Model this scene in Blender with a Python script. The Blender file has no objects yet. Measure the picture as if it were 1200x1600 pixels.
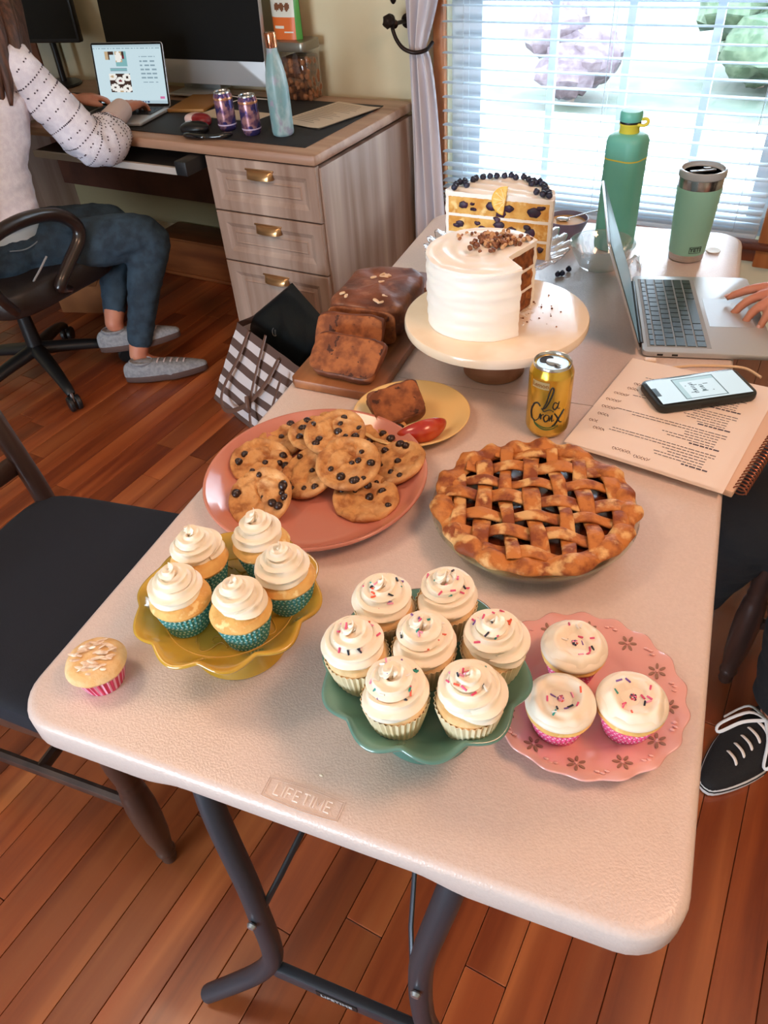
import bpy, math, random
from math import sin, cos, pi, radians, sqrt
from mathutils import Vector, Matrix, noise, Quaternion

# ---------------------------------------------------------------- camera, world, lights, exposure
SC = bpy.context.scene
COL = SC.collection
T = 0.74                                   # folding table height
CAM_LOC = Vector((0.61267, -0.27888, 1.43715))
YAW, PITCH, ROLL = -0.4219, 0.7207, -0.0820
FPX = 1169.1

def make_camera():
    f = Vector((sin(YAW) * cos(PITCH), cos(YAW) * cos(PITCH), -sin(PITCH)))
    r = Vector((cos(YAW), -sin(YAW), 0)); u = r.cross(f)
    r2 = cos(ROLL) * r + sin(ROLL) * u; u2 = -sin(ROLL) * r + cos(ROLL) * u
    cd = bpy.data.cameras.new('camera'); co = bpy.data.objects.new('camera', cd); COL.objects.link(co)
    m = Matrix((r2, u2, -f)).transposed().to_4x4(); m.translation = CAM_LOC
    co.matrix_world = m
    cd.sensor_fit = 'VERTICAL'; cd.sensor_height = 32.0; cd.lens = 32.0 * FPX / 1600.0
    cd.clip_start = 0.02; cd.clip_end = 200
    SC.camera = co
make_camera()

ROOM = Vector((-0.50, 1.895, 0)); RY = radians(-7.5)
def R(u, v, z=0.0):
    return Vector((ROOM.x + u * cos(RY) - v * sin(RY), ROOM.y + u * sin(RY) + v * cos(RY), z))

def make_world():
    w = bpy.data.worlds.new('daylight'); SC.world = w; w.use_nodes = True
    n = w.node_tree.nodes; l = w.node_tree.links
    bg = n['Background']
    tc = n.new('ShaderNodeTexCoord'); sx = n.new('ShaderNodeSeparateXYZ'); rp = n.new('ShaderNodeValToRGB')
    l.new(tc.outputs['Generated'], sx.inputs[0]); l.new(sx.outputs['Z'], rp.inputs[0])
    e = rp.color_ramp.elements
    e[0].position = 0.0; e[0].color = (0.80, 0.91, 1.0, 1)
    e[1].position = 0.9; e[1].color = (0.62, 0.80, 1.0, 1)
    l.new(rp.outputs[0], bg.inputs[0]); bg.inputs[1].default_value = 15.0
make_world()

def area(name, loc, target, size, sizey, power, color):
    ld = bpy.data.lights.new(name, 'AREA'); ld.shape = 'RECTANGLE'; ld.size = size; ld.size_y = sizey
    ld.energy = power; ld.color = color
    o = bpy.data.objects.new(name, ld); COL.objects.link(o); o.location = loc
    o.rotation_euler = (Vector(target) - Vector(loc)).to_track_quat('-Z', 'Y').to_euler()
    return o
# cool daylight from a window to the left behind the photographer
area('side_window_light', (-1.1, -2.95, 0.98), (0.3, 0.6, 0.78), 1.7, 1.0, 140, (0.72, 0.86, 1.0))
# warm ceiling lamp of the room, then a fill for the desk
area('ceiling_lamp_light', (1.35, 0.25, 2.42), (0.5, 0.4, 0.74), 0.6, 0.6, 32, (1.0, 0.51, 0.31))
area('desk_fill_light', (-0.7, 0.2, 2.42), (-0.7, 1.2, 0), 0.6, 0.6, 19, (1.0, 0.66, 0.44))  # unseen warm fill, set close and strong to brighten the desk

SC.view_settings.view_transform = 'Standard'
SC.view_settings.look = 'None'
SC.view_settings.exposure = 0.0
SC.view_settings.gamma = 1.0
SC.view_settings.use_curve_mapping = False
SC.cycles.max_bounces = 8
SC.cycles.transparent_max_bounces = 16
SC.cycles.sample_clamp_indirect = 4.0
SC.cycles.caustics_reflective = False
SC.cycles.caustics_refractive = False

# ---------------------------------------------------------------- materials
def lin(c):
    return tuple(((x / 255) / 12.92 if x / 255 <= .04045 else ((x / 255 + .055) / 1.055) ** 2.4) for x in c) + (1.0,)

MATS = {}
def mat(name, col, rough=.5, metal=0.0, col2=None, scale=20, ramp=(.4, .6), bump=0.0, bscale=80, bdetail=3,
        trans=0.0, sss=0.0, sssr=(.01, .006, .004), coat=0.0, stretch=(1, 1, 1), rnd=0.0, emit=None, estr=1.0,
        spec=None, ior=None, col3=None, scale3=8, ramp3=(.5, .6), uv=False, wave=None, alpha=None):
    if name in MATS: return MATS[name]
    m = bpy.data.materials.new(name); m.use_nodes = True; MATS[name] = m
    n = m.node_tree.nodes; l = m.node_tree.links; b = n['Principled BSDF']
    b.inputs['Base Color'].default_value = lin(col)
    b.inputs['Roughness'].default_value = rough; b.inputs['Metallic'].default_value = metal
    b.inputs['Transmission Weight'].default_value = trans
    if sss:
        b.inputs['Subsurface Weight'].default_value = sss; b.inputs['Subsurface Radius'].default_value = sssr
        b.inputs['Subsurface Scale'].default_value = 1.0
    b.inputs['Coat Weight'].default_value = coat; b.inputs['Coat Roughness'].default_value = .08
    if spec is not None: b.inputs['Specular IOR Level'].default_value = spec
    if ior: b.inputs['IOR'].default_value = ior
    if emit:
        b.inputs['Emission Color'].default_value = lin(emit); b.inputs['Emission Strength'].default_value = estr
    tc = n.new('ShaderNodeTexCoord'); mp = n.new('ShaderNodeMapping'); mp.inputs['Scale'].default_value = stretch
    l.new(tc.outputs['UV' if uv else 'Object'], mp.inputs[0])
    if rnd:
        oi = n.new('ShaderNodeObjectInfo'); mu = n.new('ShaderNodeMath'); mu.operation = 'MULTIPLY'; mu.inputs[1].default_value = 37.0
        l.new(oi.outputs['Random'], mu.inputs[0]); l.new(mu.outputs[0], mp.inputs['Location'])
    cur = None
    if col2:
        nt = n.new('ShaderNodeTexNoise'); nt.inputs['Scale'].default_value = scale; nt.inputs['Detail'].default_value = 5
        l.new(mp.outputs[0], nt.inputs[0])
        r = n.new('ShaderNodeValToRGB'); r.color_ramp.elements[0].position = ramp[0]; r.color_ramp.elements[1].position = ramp[1]
        r.color_ramp.elements[0].color = lin(col); r.color_ramp.elements[1].color = lin(col2)
        l.new(nt.outputs[0], r.inputs[0]); cur = r.outputs[0]
        if col3:
            n3 = n.new('ShaderNodeTexNoise'); n3.inputs['Scale'].default_value = scale3; n3.inputs['Detail'].default_value = 4
            l.new(mp.outputs[0], n3.inputs[0])
            r3 = n.new('ShaderNodeValToRGB'); r3.color_ramp.elements[0].position = ramp3[0]; r3.color_ramp.elements[1].position = ramp3[1]
            r3.color_ramp.elements[0].color = (0, 0, 0, 1); r3.color_ramp.elements[1].color = (1, 1, 1, 1)
            l.new(n3.outputs[0], r3.inputs[0])
            mx = n.new('ShaderNodeMix'); mx.data_type = 'RGBA'
            l.new(r3.outputs[0], mx.inputs['Factor']); l.new(cur, mx.inputs['A']); mx.inputs['B'].default_value = lin(col3)
            cur = mx.outputs['Result']
    if rnd:
        hs = n.new('ShaderNodeHueSaturation')
        if cur: l.new(cur, hs.inputs['Color'])
        else: hs.inputs['Color'].default_value = lin(col)
        mr = n.new('ShaderNodeMapRange'); mr.inputs['To Min'].default_value = 1 - rnd; mr.inputs['To Max'].default_value = 1 + rnd
        l.new(oi.outputs['Random'], mr.inputs['Value']); l.new(mr.outputs[0], hs.inputs['Value']); cur = hs.outputs[0]
    if cur: l.new(cur, b.inputs['Base Color'])
    if bump:
        nb = n.new('ShaderNodeTexNoise'); nb.inputs['Scale'].default_value = bscale; nb.inputs['Detail'].default_value = bdetail
        l.new(mp.outputs[0], nb.inputs[0])
        bp = n.new('ShaderNodeBump'); bp.inputs['Strength'].default_value = bump; bp.inputs['Distance'].default_value = .002
        l.new(nb.outputs[0], bp.inputs['Height']); l.new(bp.outputs[0], b.inputs['Normal'])
    return m

def thin_glass(name, tint=(1, 1, 1), refl=.10, rough=.02, haze=0.0):
    if name in MATS: return MATS[name]
    m = bpy.data.materials.new(name); m.use_nodes = True; MATS[name] = m
    n = m.node_tree.nodes; l = m.node_tree.links; n.remove(n['Principled BSDF']); out = n['Material Output']
    tr = n.new('ShaderNodeBsdfTransparent'); tr.inputs[0].default_value = (*tint, 1)
    gl = n.new('ShaderNodeBsdfGlossy'); gl.inputs['Roughness'].default_value = rough; gl.inputs[0].default_value = (1, 1, 1, 1)
    lw = n.new('ShaderNodeLayerWeight'); lw.inputs[0].default_value = .35
    mr = n.new('ShaderNodeMapRange'); mr.inputs['To Min'].default_value = refl * .5; mr.inputs['To Max'].default_value = min(1, refl * 6)
    l.new(lw.outputs['Facing'], mr.inputs['Value'])
    mx = n.new('ShaderNodeMixShader'); l.new(mr.outputs[0], mx.inputs[0]); l.new(tr.outputs[0], mx.inputs[1]); l.new(gl.outputs[0], mx.inputs[2])
    last = mx.outputs[0]
    if haze:
        df = n.new('ShaderNodeBsdfTranslucent'); df.inputs[0].default_value = (.95, .97, 1, 1)
        m2 = n.new('ShaderNodeMixShader'); m2.inputs[0].default_value = haze
        l.new(last, m2.inputs[1]); l.new(df.outputs[0], m2.inputs[2]); last = m2.outputs[0]
    l.new(last, out.inputs[0])
    return m

def translucent(name, col, fac=.5):
    if name in MATS: return MATS[name]
    m = bpy.data.materials.new(name); m.use_nodes = True; MATS[name] = m
    n = m.node_tree.nodes; l = m.node_tree.links; b = n['Principled BSDF']; out = n['Material Output']
    b.inputs['Base Color'].default_value = lin(col); b.inputs['Roughness'].default_value = .6
    t = n.new('ShaderNodeBsdfTranslucent'); t.inputs[0].default_value = lin(col)
    mx = n.new('ShaderNodeMixShader'); mx.inputs[0].default_value = fac
    l.new(b.outputs[0], mx.inputs[1]); l.new(t.outputs[0], mx.inputs[2]); l.new(mx.outputs[0], out.inputs[0])
    return m

def wood(name, c1, c2, c3=None, along='Y', scale=14, rough=.4, rnd=0.0, coat=0.0, stretch=12, bump=.08):
    st = {'X': (1 / stretch * 1.0, 1, 1), 'Y': (1, 1 / stretch, 1), 'Z': (1, 1, 1 / stretch)}[along]
    return mat(name, c1, rough, col2=c2, scale=scale, ramp=(.35, .65), stretch=st, rnd=rnd, coat=coat, bump=bump, bscale=scale * 4,
               col3=c3, scale3=scale * .5, ramp3=(.5, .7))

# ---------------------------------------------------------------- mesh building
class MB:
    def __init__(s): s.v = []; s.f = []; s.mi = []; s.uv = {}
    def add(s, vs, fs, mi=0, M=None):
        b = len(s.v)
        if M is not None: vs = [M @ Vector(p) for p in vs]
        s.v += [tuple(p) for p in vs]
        for q in fs: s.f.append(tuple(b + i for i in q)); s.mi.append(mi)
        return s
    def box(s, c, d, mi=0, M=None, bev=0.0):
        x, y, z = d[0] / 2, d[1] / 2, d[2] / 2
        if bev:
            return s.prism(rrect(d[0], d[1], min(bev * 1.5, x * .9, y * .9), 2), c[2] - z, c[2] + z, bev, mi, M, off=(c[0], c[1]))
        vs = [(c[0] + i * x, c[1] + j * y, c[2] + k * z) for i in (-1, 1) for j in (-1, 1) for k in (-1, 1)]
        return s.add(vs, [(0, 1, 3, 2), (4, 6, 7, 5), (0, 4, 5, 1), (2, 3, 7, 6), (0, 2, 6, 4), (1, 5, 7, 3)], mi, M)
    def prism(s, outl, z0, z1, bev=0.0, mi=0, M=None, off=(0, 0), bevb=None):
        # outline polygon (ccw) extruded, with a rounded shoulder at both ends
        if bevb is None: bevb = bev
        cx = sum(p[0] for p in outl) / len(outl); cy = sum(p[1] for p in outl) / len(outl)
        n = len(outl); rings = []
        def ring(inset, z):
            o = []
            for i in range(n):
                p0 = Vector(outl[i - 1]); p1 = Vector(outl[i]); p2 = Vector(outl[(i + 1) % n])
                e = (p2 - p0); nn = Vector((e.y, -e.x));
                if nn.length: nn.normalize()
                q = p1 - nn * inset
                o.append((q.x + off[0], q.y + off[1], z))
            return o
        if bevb: rings += [ring(bevb, z0), ring(bevb * .3, z0 + bevb * .3), ring(0, z0 + bevb)]
        else: rings += [ring(0, z0)]
        if bev: rings += [ring(0, z1 - bev), ring(bev * .3, z1 - bev * .3), ring(bev, z1)]
        else: rings += [ring(0, z1)]
        vs = [p for r in rings for p in r]; fs = []
        for k in range(len(rings) - 1):
            for i in range(n):
                j = (i + 1) % n; fs.append((k * n + i, k * n + j, (k + 1) * n + j, (k + 1) * n + i))
        fs.append(tuple(range(n - 1, -1, -1))); fs.append(tuple((len(rings) - 1) * n + i for i in range(n)))
        return s.add(vs, fs, mi, M)
    def lathe(s, prof, n=32, mod=None, mi=0, M=None, a0=0.0, a1=2 * pi, c=(0, 0, 0)):
        full = abs(a1 - a0 - 2 * pi) < 1e-6; cnt = n if full else n + 1
        vs = []; fs = []
        for k, (r, z) in enumerate(prof):
            for i in range(cnt):
                a = a0 + (a1 - a0) * i / n
                rr, zz = (r, z) if mod is None else mod(r, z, a, k)
                vs.append((c[0] + rr * cos(a), c[1] + rr * sin(a), c[2] + zz))
        for k in range(len(prof) - 1):
            for i in range(n):
                j = (i + 1) % cnt if full else i + 1
                fs.append((k * cnt + i, k * cnt + j, (k + 1) * cnt + j, (k + 1) * cnt + i))
        if full:
            if prof[0][0] > 1e-5: fs.append(tuple(range(n - 1, -1, -1)))
            if prof[-1][0] > 1e-5: fs.append(tuple((len(prof) - 1) * cnt + i for i in range(n)))
        return s.add(vs, fs, mi, M)
    def grid(s, fn, nu, nv, mi=0, M=None, cu=False, cv=False, uvfn=None, flip=False):
        b = len(s.v); au = nu if cu else nu + 1; av = nv if cv else nv + 1
        vs = [fn(i / nu, j / nv) for j in range(av) for i in range(au)]; fs = []
        for j in range(nv):
            for i in range(nu):
                i2 = (i + 1) % au; j2 = (j + 1) % av
                q = (j * au + i, j * au + i2, j2 * au + i2, j2 * au + i)
                fs.append(q[::-1] if flip else q)
        return s.add(vs, fs, mi, M)
    def tube(s, pts, rad, n=10, mi=0, M=None, caps=True, smooth=0, flat=1.0, up=None, uv=False):
        # swept tube; rad: number or list; flat squashes the section across its second axis
        P = [Vector(p) for p in pts]
        Rr = [rad] * len(P) if not isinstance(rad, (list, tuple)) else list(rad)
        if smooth:
            NP = []; NR = []
            for i in range(len(P) - 1):
                p0 = P[max(i - 1, 0)]; p1 = P[i]; p2 = P[i + 1]; p3 = P[min(i + 2, len(P) - 1)]
                for k in range(smooth):
                    t = k / smooth
                    NP.append(.5 * ((2 * p1) + (-p0 + p2) * t + (2 * p0 - 5 * p1 + 4 * p2 - p3) * t * t + (-p0 + 3 * p1 - 3 * p2 + p3) * t ** 3))
                    NR.append(Rr[i] * (1 - t) + Rr[i + 1] * t)
            NP.append(P[-1]); NR.append(Rr[-1]); P, Rr = NP, NR
        vs = []; fs = []
        tprev = None; nrm = None
        for i, p in enumerate(P):
            t = (P[min(i + 1, len(P) - 1)] - P[max(i - 1, 0)])
            if t.length < 1e-9: t = Vector((0, 0, 1))
            t.normalize()
            if nrm is None:
                a = Vector(up) if up else (Vector((0, 0, 1)) if abs(t.z) < .9 else Vector((1, 0, 0)))
                nrm = (a - t * a.dot(t)).normalized()
            else:
                q = tprev.rotation_difference(t); nrm = q @ nrm; nrm = (nrm - t * nrm.dot(t)).normalized()
            tprev = t; bi = t.cross(nrm)
            for k in range(n):
                a = 2 * pi * k / n
                vs.append(p + (nrm * (cos(a) * flat) + bi * sin(a)) * Rr[i])
        m = len(P)
        for i in range(m - 1):
            for k in range(n):
                k2 = (k + 1) % n; fs.append((i * n + k, i * n + k2, (i + 1) * n + k2, (i + 1) * n + k))
        if caps: fs.append(tuple(range(n - 1, -1, -1))); fs.append(tuple((m - 1) * n + k for k in range(n)))
        return s.add(vs, fs, mi, M)
    def superq(s, a, b, c, e1=.5, e2=.5, nu=24, nv=14, nz=0.0, ns=20, seed=0, mi=0, M=None, c0=(0, 0, 0), shape=None):
        def sp(x, e): return math.copysign(abs(x) ** e, x)
        vs = []; fs = []
        for j in range(nv + 1):
            ph = -pi / 2 + pi * j / nv
            for i in range(nu):
                th = 2 * pi * i / nu
                p = Vector((a * sp(cos(ph), e1) * sp(cos(th), e2), b * sp(cos(ph), e1) * sp(sin(th), e2), c * sp(sin(ph), e1)))
                if shape: p = Vector(shape(p))
                if nz: p = p + p.normalized() * nz * noise.fractal(p * ns + Vector((seed, seed * 1.7, 3)), 1.0, 2.0, 3)
                vs.append(p + Vector(c0))
        for j in range(nv):
            for i in range(nu):
                i2 = (i + 1) % nu; fs.append((j * nu + i, j * nu + i2, (j + 1) * nu + i2, (j + 1) * nu + i))
        return s.add(vs, fs, mi, M)
    def mesh(s, name, mats, smooth=True, angle=40):
        me = bpy.data.meshes.new(name); me.from_pydata(s.v, [], s.f)
        for m in (mats if isinstance(mats, (list, tuple)) else [mats]): me.materials.append(m)
        if any(s.mi): me.polygons.foreach_set('material_index', s.mi)
        me.polygons.foreach_set('use_smooth', [smooth] * len(me.polygons))
        me.update(); me.validate()
        if smooth and angle: me.set_sharp_from_angle(angle=radians(angle))
        return me
    def build(s, name, mats, parent=None, smooth=True, loc=None, rot=None, angle=40, **props):
        o = bpy.data.objects.new(name, s.mesh(name, mats, smooth, angle)); COL.objects.link(o)
        if parent: o.parent = parent
        if loc is not None: o.location = loc
        if rot is not None: o.rotation_euler = rot
        for k, v in props.items(): o[k] = v
        return o

def rrect(w, h, r, seg=4):
    o = []
    for cx, cy, a in ((w / 2 - r, h / 2 - r, 0), (-w / 2 + r, h / 2 - r, 90), (-w / 2 + r, -h / 2 + r, 180), (w / 2 - r, -h / 2 + r, 270)):
        for k in range(seg + 1):
            t = radians(a + 90 * k / seg); o.append((cx + r * cos(t), cy + r * sin(t)))
    return o

def XF(loc=(0, 0, 0), rot=(0, 0, 0), sc=(1, 1, 1)):
    from mathutils import Euler
    return Matrix.LocRotScale(Vector(loc), Euler(rot), Vector(sc))

def align(axis_from, to):      # rotation matrix taking one direction to another
    return Vector(axis_from).rotation_difference(Vector(to)).to_matrix().to_4x4()

def thing(name, label, cat, loc=(0, 0, 0), rotz=0.0, group=None, rot=None):
    o = bpy.data.objects.new(name, None); COL.objects.link(o); o.location = loc
    o.rotation_euler = rot if rot else (0, 0, rotz); o.empty_display_size = .05
    o['label'] = label; o['category'] = cat
    if group: o['group'] = group
    return o
def tag(o, label, cat, group=None):
    o['label'] = label; o['category'] = cat
    if group: o['group'] = group
    return o
def kids(o): return [c for c in COL.objects if c.parent == o]
def dup(root, loc=None, rot=None, label=None, group=None, parent=None, deep=True):
    r = root.copy(); COL.objects.link(r); r.parent = parent if parent else root.parent
    if loc is not None: r.location = loc
    if rot is not None: r.rotation_euler = rot
    if label: r['label'] = label
    if group: r['group'] = group
    if deep:
        for c in list(root.children): dup(c, parent=r)
    return r

FONT_CACHE = {}
def text_geo(s, size, extrude=0.0, bold=0.0, space=1.0):
    cu = bpy.data.curves.new('t', 'FONT'); cu.body = s; cu.size = size; cu.extrude = extrude; cu.offset = bold
    cu.space_character = space; cu.align_x = 'CENTER'; cu.align_y = 'CENTER'; cu.resolution_u = 3
    o = bpy.data.objects.new('t', cu); COL.objects.link(o)
    bpy.context.view_layer.update()
    me = bpy.data.meshes.new_from_object(o.evaluated_get(bpy.context.evaluated_depsgraph_get()))
    vs = [v.co.copy() for v in me.vertices]; fs = [tuple(p.vertices) for p in me.polygons]
    bpy.data.objects.remove(o); bpy.data.curves.remove(cu); bpy.data.meshes.remove(me)
    return vs, fs

def skin_mesh(name, joints, edges, sub=1, voxel=None, smooth_it=2):
    # joints: {key: (pos, radius)}; grows one continuous surface over a skeleton
    ks = list(joints); me = bpy.data.meshes.new(name)
    me.from_pydata([Vector(joints[k][0]) for k in ks], [(ks.index(a), ks.index(b)) for a, b in edges], [])
    o = bpy.data.objects.new(name, me); COL.objects.link(o)
    sk = o.modifiers.new('skin', 'SKIN'); sk.use_smooth_shade = True
    lay = me.skin_vertices[0].data
    for i, k in enumerate(ks):
        r = joints[k][1]; lay[i].radius = (r, r) if not isinstance(r, tuple) else r
    lay[0].use_root = True
    seen = {0}
    for i, k in enumerate(ks):          # every separate chain gets its own root
        comp = {k}; st = [k]
        while st:
            x = st.pop()
            for a, b in edges:
                for p, q in ((a, b), (b, a)):
                    if p == x and q not in comp: comp.add(q); st.append(q)
        if min(ks.index(c) for c in comp) == i: lay[i].use_root = True
    ss = o.modifiers.new('sub', 'SUBSURF'); ss.levels = sub; ss.render_levels = sub
    if voxel:
        rm = o.modifiers.new('remesh', 'REMESH'); rm.mode = 'VOXEL'; rm.voxel_size = voxel; rm.use_smooth_shade = True
        if smooth_it:
            sm = o.modifiers.new('smooth', 'SMOOTH'); sm.factor = .5; sm.iterations = smooth_it
    bpy.context.view_layer.update()
    nm = bpy.data.meshes.new_from_object(o.evaluated_get(bpy.context.evaluated_depsgraph_get()))
    nm.name = name
    bpy.data.objects.remove(o); bpy.data.meshes.remove(me)
    return nm

def put_mesh(me, name, m, parent=None, **props):
    me.materials.clear(); me.materials.append(m)
    me.polygons.foreach_set('use_smooth', [True] * len(me.polygons))
    o = bpy.data.objects.new(name, me); COL.objects.link(o)
    if parent: o.parent = parent
    for k, v in props.items(): o[k] = v
    return o
def fuse(mb, name, voxel, smooth_it=3, disp=None):
    # remesh a pile of closed shapes into one continuous surface
    me = mb.mesh(name, [], True, 0); o = bpy.data.objects.new(name, me); COL.objects.link(o)
    rm = o.modifiers.new('remesh', 'REMESH'); rm.mode = 'VOXEL'; rm.voxel_size = voxel
    sm = o.modifiers.new('smooth', 'SMOOTH'); sm.factor = .5; sm.iterations = smooth_it
    bpy.context.view_layer.update()
    nm = bpy.data.meshes.new_from_object(o.evaluated_get(bpy.context.evaluated_depsgraph_get())); nm.name = name
    bpy.data.objects.remove(o); bpy.data.meshes.remove(me)
    return nm
RNG = random.Random(7)

# ---------------------------------------------------------------- the room
RR = (0, 0, RY)
M_plank = wood('plank_wood', (152, 76, 38), (112, 48, 24), (178, 100, 54), along='Y', scale=26, rough=.34, rnd=.30, coat=.15, stretch=14, bump=.05)
M_gap = mat('subfloor_wood', (86, 44, 24), .7, col2=(66, 32, 18), scale=12, stretch=(6, .5, 1))
M_wall = mat('wall_paint', (224, 213, 180), .85, col2=(218, 206, 172), scale=3, bump=.05, bscale=300)
M_ceil = mat('ceiling_paint', (226, 220, 205), .9)
M_trim = wood('honey_oak', (190, 122, 70), (168, 98, 52), along='Z', scale=30, rough=.35, stretch=16, coat=.2)
M_trimh = wood('honey_oak_flat', (122, 66, 40), (98, 50, 30), along='X', scale=30, rough=.4, stretch=16, coat=.1)

def room_obj(mb, name, m, parent=None, **k):
    o = mb.build(name, m, parent, **k)
    if parent is None: o.location = ROOM; o.rotation_euler = RR
    return o

fl = MB().box((0, -2.25, -.03), (6.4, 5.98, .036)); floor = room_obj(fl, 'floor', M_gap, smooth=False, kind='structure')
PW = .074
plank_meshes = []
for L in (.62, .85, 1.08, 1.3):
    plank_meshes.append(MB().box((0, 0, -.006), (PW - .0012, L - .0014, .012), bev=.0012).mesh('plank', M_plank, False))
rng = random.Random(3); first = True
u = -2.52
while u < 1.95:
    v0 = .66 if u > -1.5 else .66
    v = v0 + rng.random() * .5
    vmin = -1.6 if u < -.9 else -2.35
    while v > vmin:
        k = rng.randrange(4); L = (.62, .85, 1.08, 1.3)[k]
        if v - L < .70 and not (u < -1.2 and v - L < -1.6):
            o = bpy.data.objects.new('plank', plank_meshes[k]); COL.objects.link(o); o.parent = floor
            o.location = (u, v - L / 2, rng.uniform(-.0004, .0004))
        v -= L
    u += PW

wb = MB(); W0, W1, Z0, Z1 = .128, 1.25, .405, 2.05
wb.box(((-3.2 + W0) / 2, .74, 1.2), (W0 + 3.2, .10, 2.5)); wb.box(((3.2 + W1) / 2, .74, 1.2), (3.2 - W1, .10, 2.5))
wb.box(((W0 + W1) / 2, .74, (Z0 - .05) / 2), (W1 - W0, .10, Z0 + .05)); wb.box(((W0 + W1) / 2, .74, (Z1 + 2.45) / 2), (W1 - W0, .10, 2.45 - Z1))
room_obj(wb, 'wall_back', M_wall, smooth=False, kind='structure')
room_obj(MB().box((-3.2, -2.25, 1.2), (.1, 5.88, 2.5)), 'wall_left', M_wall, smooth=False, kind='structure')
room_obj(MB().box((3.2, -2.25, 1.2), (.1, 5.88, 2.5)), 'wall_right', M_wall, smooth=False, kind='structure')
room_obj(MB().box((0, -5.2, 1.2), (6.5, .1, 2.5)), 'wall_front', M_wall, smooth=False, kind='structure')
room_obj(MB().box((0, -2.25, 2.48), (6.5, 6.1, .06)), 'ceiling', M_ceil, smooth=False, kind='structure')
bb = MB().box((-1.6, .682, .05), (3.1, .016, .10), bev=.004); room_obj(bb, 'baseboard_back', M_trimh, kind='structure')

# window: oak casing, stool and apron, pale sash with muntins and glass
cas = MB()
for uu in (W0 - .022, W1 + .03): cas.box((uu, .678, 1.2), (.044 if uu < 1 else .06, .026, 1.75), bev=.005)
room_obj(cas, 'trim_1', M_trim, kind='structure')
sl = MB().box((.70, .672, .397), (1.32, .05, .022), bev=.006); sl.box((.70, .681, .365), (1.26, .018, .05), bev=.004)
room_obj(sl, 'trim_2', M_trimh, kind='structure')
M_sash = mat('sash_vinyl', (206, 214, 222), .5)
win = MB()
win.box((W0 + .055, .755, 1.2), (.11, .05, 1.64)); win.box((W1 - .03, .755, 1.2), (.06, .05, 1.64))
win.box((.69, .755, .435), (1.12, .05, .06)); win.box((.69, .755, 1.075), (1.12, .05, .045)); win.box((.69, .755, 2.0), (1.12, .05, .08))
window = room_obj(win, 'window_1', M_sash, smooth=False, kind='structure')
for uu in (.484, .728, .985):
    MB().box((uu, .756, 1.2), (.024, .02, 1.6)).build('muntin', M_sash, window, smooth=False)
MB().box((.69, .762, 1.2), (1.1, .004, 1.62)).build('pane', thin_glass('window_glass', refl=.04), window, smooth=False)

# white two-inch blind
M_slat = translucent('blind_white', (226, 236, 242), .45)
blind = thing('window_blind', 'white horizontal slat blind lowered over the bright window', 'blind', R(0, 0, 0), RY)
slat = MB()
def slatf(a, b): # curved slat section
    x = -.025 + .05 * b; z = .0025 * (1 - (2 * b - 1) ** 2)
    return (W0 + .008 + (W1 - W0 - .016) * a, x, z)
slat.grid(slatf, 1, 6); slat.grid(lambda a, b: (slatf(a, b)[0], slatf(a, b)[1], slatf(a, b)[2] - .0028), 1, 6, flip=True)
slat_me = slat.mesh('slat', M_slat, True, 60)
zs = [.452, .466, .484, .506, .532, .562]
while zs[-1] < 1.98: zs.append(zs[-1] + .0445)
for z in zs:
    o = bpy.data.objects.new('slat', slat_me); COL.objects.link(o); o.parent = blind; o.location = (0, .652, z)
    o.rotation_euler = (radians(-7 if z > .58 else -3), 0, 0)
MB().box(((W0 + W1) / 2, .652, .438), (W1 - W0 - .016, .05, .016), bev=.005).build('bottom_rail', M_slat, blind)
MB().box(((W0 + W1) / 2, .652, 2.02), (W1 - W0 - .016, .055, .045), bev=.004).build('head_rail', M_slat, blind)
for uu in (.215, .70, 1.17):
    c = MB()
    for dv in (-.024, .024): c.tube([(uu, .652 + dv, .44), (uu, .652 + dv, 2.0)], .0009, 5)
    c.build('ladder_cord', M_slat, blind)

# curtain with its holdback
M_lin = translucent('curtain_linen', (238, 233, 238), .15)
cur = thing('curtain', 'pale grey linen curtain gathered beside the window by an iron holdback', 'curtain', R(0, 0, 0), RY)
def curf(a, b):
    z = .02 + 2.3 * b
    # left edge and right edge against height
    L = .022; Rt = .145
    if z > .94:
        t = min(1, (z - .94) / .5); L = -.012 - .02 * t; Rt = .085 + .14 * t ** .8
        L = .026 + (-.012) * t
    else:
        t = min(1, (.94 - z) / .55); Rt = .088 + .07 * t ** .55; L = .028 - .006 * t
    g = math.exp(-((z - .935) / .06) ** 2)
    u = L + (Rt - L) * a
    dep = .018 * (1 - .45 * g)
    v = .60 + dep * sin(a * 2 * pi * 3.5 + .6 * sin(z * 3)) + .006 * sin(a * 31 + z * 4)
    return (u, v, z)
c = MB(); c.grid(curf, 60, 70); c.grid(lambda a, b: (curf(a, b)[0], curf(a, b)[1] + .003, curf(a, b)[2]), 60, 70, flip=True)
c.build('cloth', M_lin, cur, angle=0)
M_iron = mat('dark_iron', (46, 36, 34), .38, metal=.7, bump=.2, bscale=60)
hb = thing('curtain_holdback', 'dark iron curtain holdback with a knob, fixed to the wall', 'holdback', R(0, 0, 0), RY)
h = MB(); h.tube([(-.022, .69, 1.0), (-.022, .60, 1.005), (-.02, .575, 1.0), (.0, .565, .965), (.03, .56, .94), (.07, .565, .93), (.098, .59, .935), (.104, .625, .95)], .0065, 10, smooth=5)
h.build('arm', M_iron, hb)
h = MB(); h.superq(.021, .021, .02, 1, 1, 16, 10, nz=.006, ns=60, c0=(-.024, .562, 1.018)); h.lathe([(.012, 0), (.014, .006), (.007, .012), (.006, .03)], 14, M=XF((-.022, .60, 1.005), (radians(90), 0, 0)))
h.build('knob', M_iron, hb)
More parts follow.
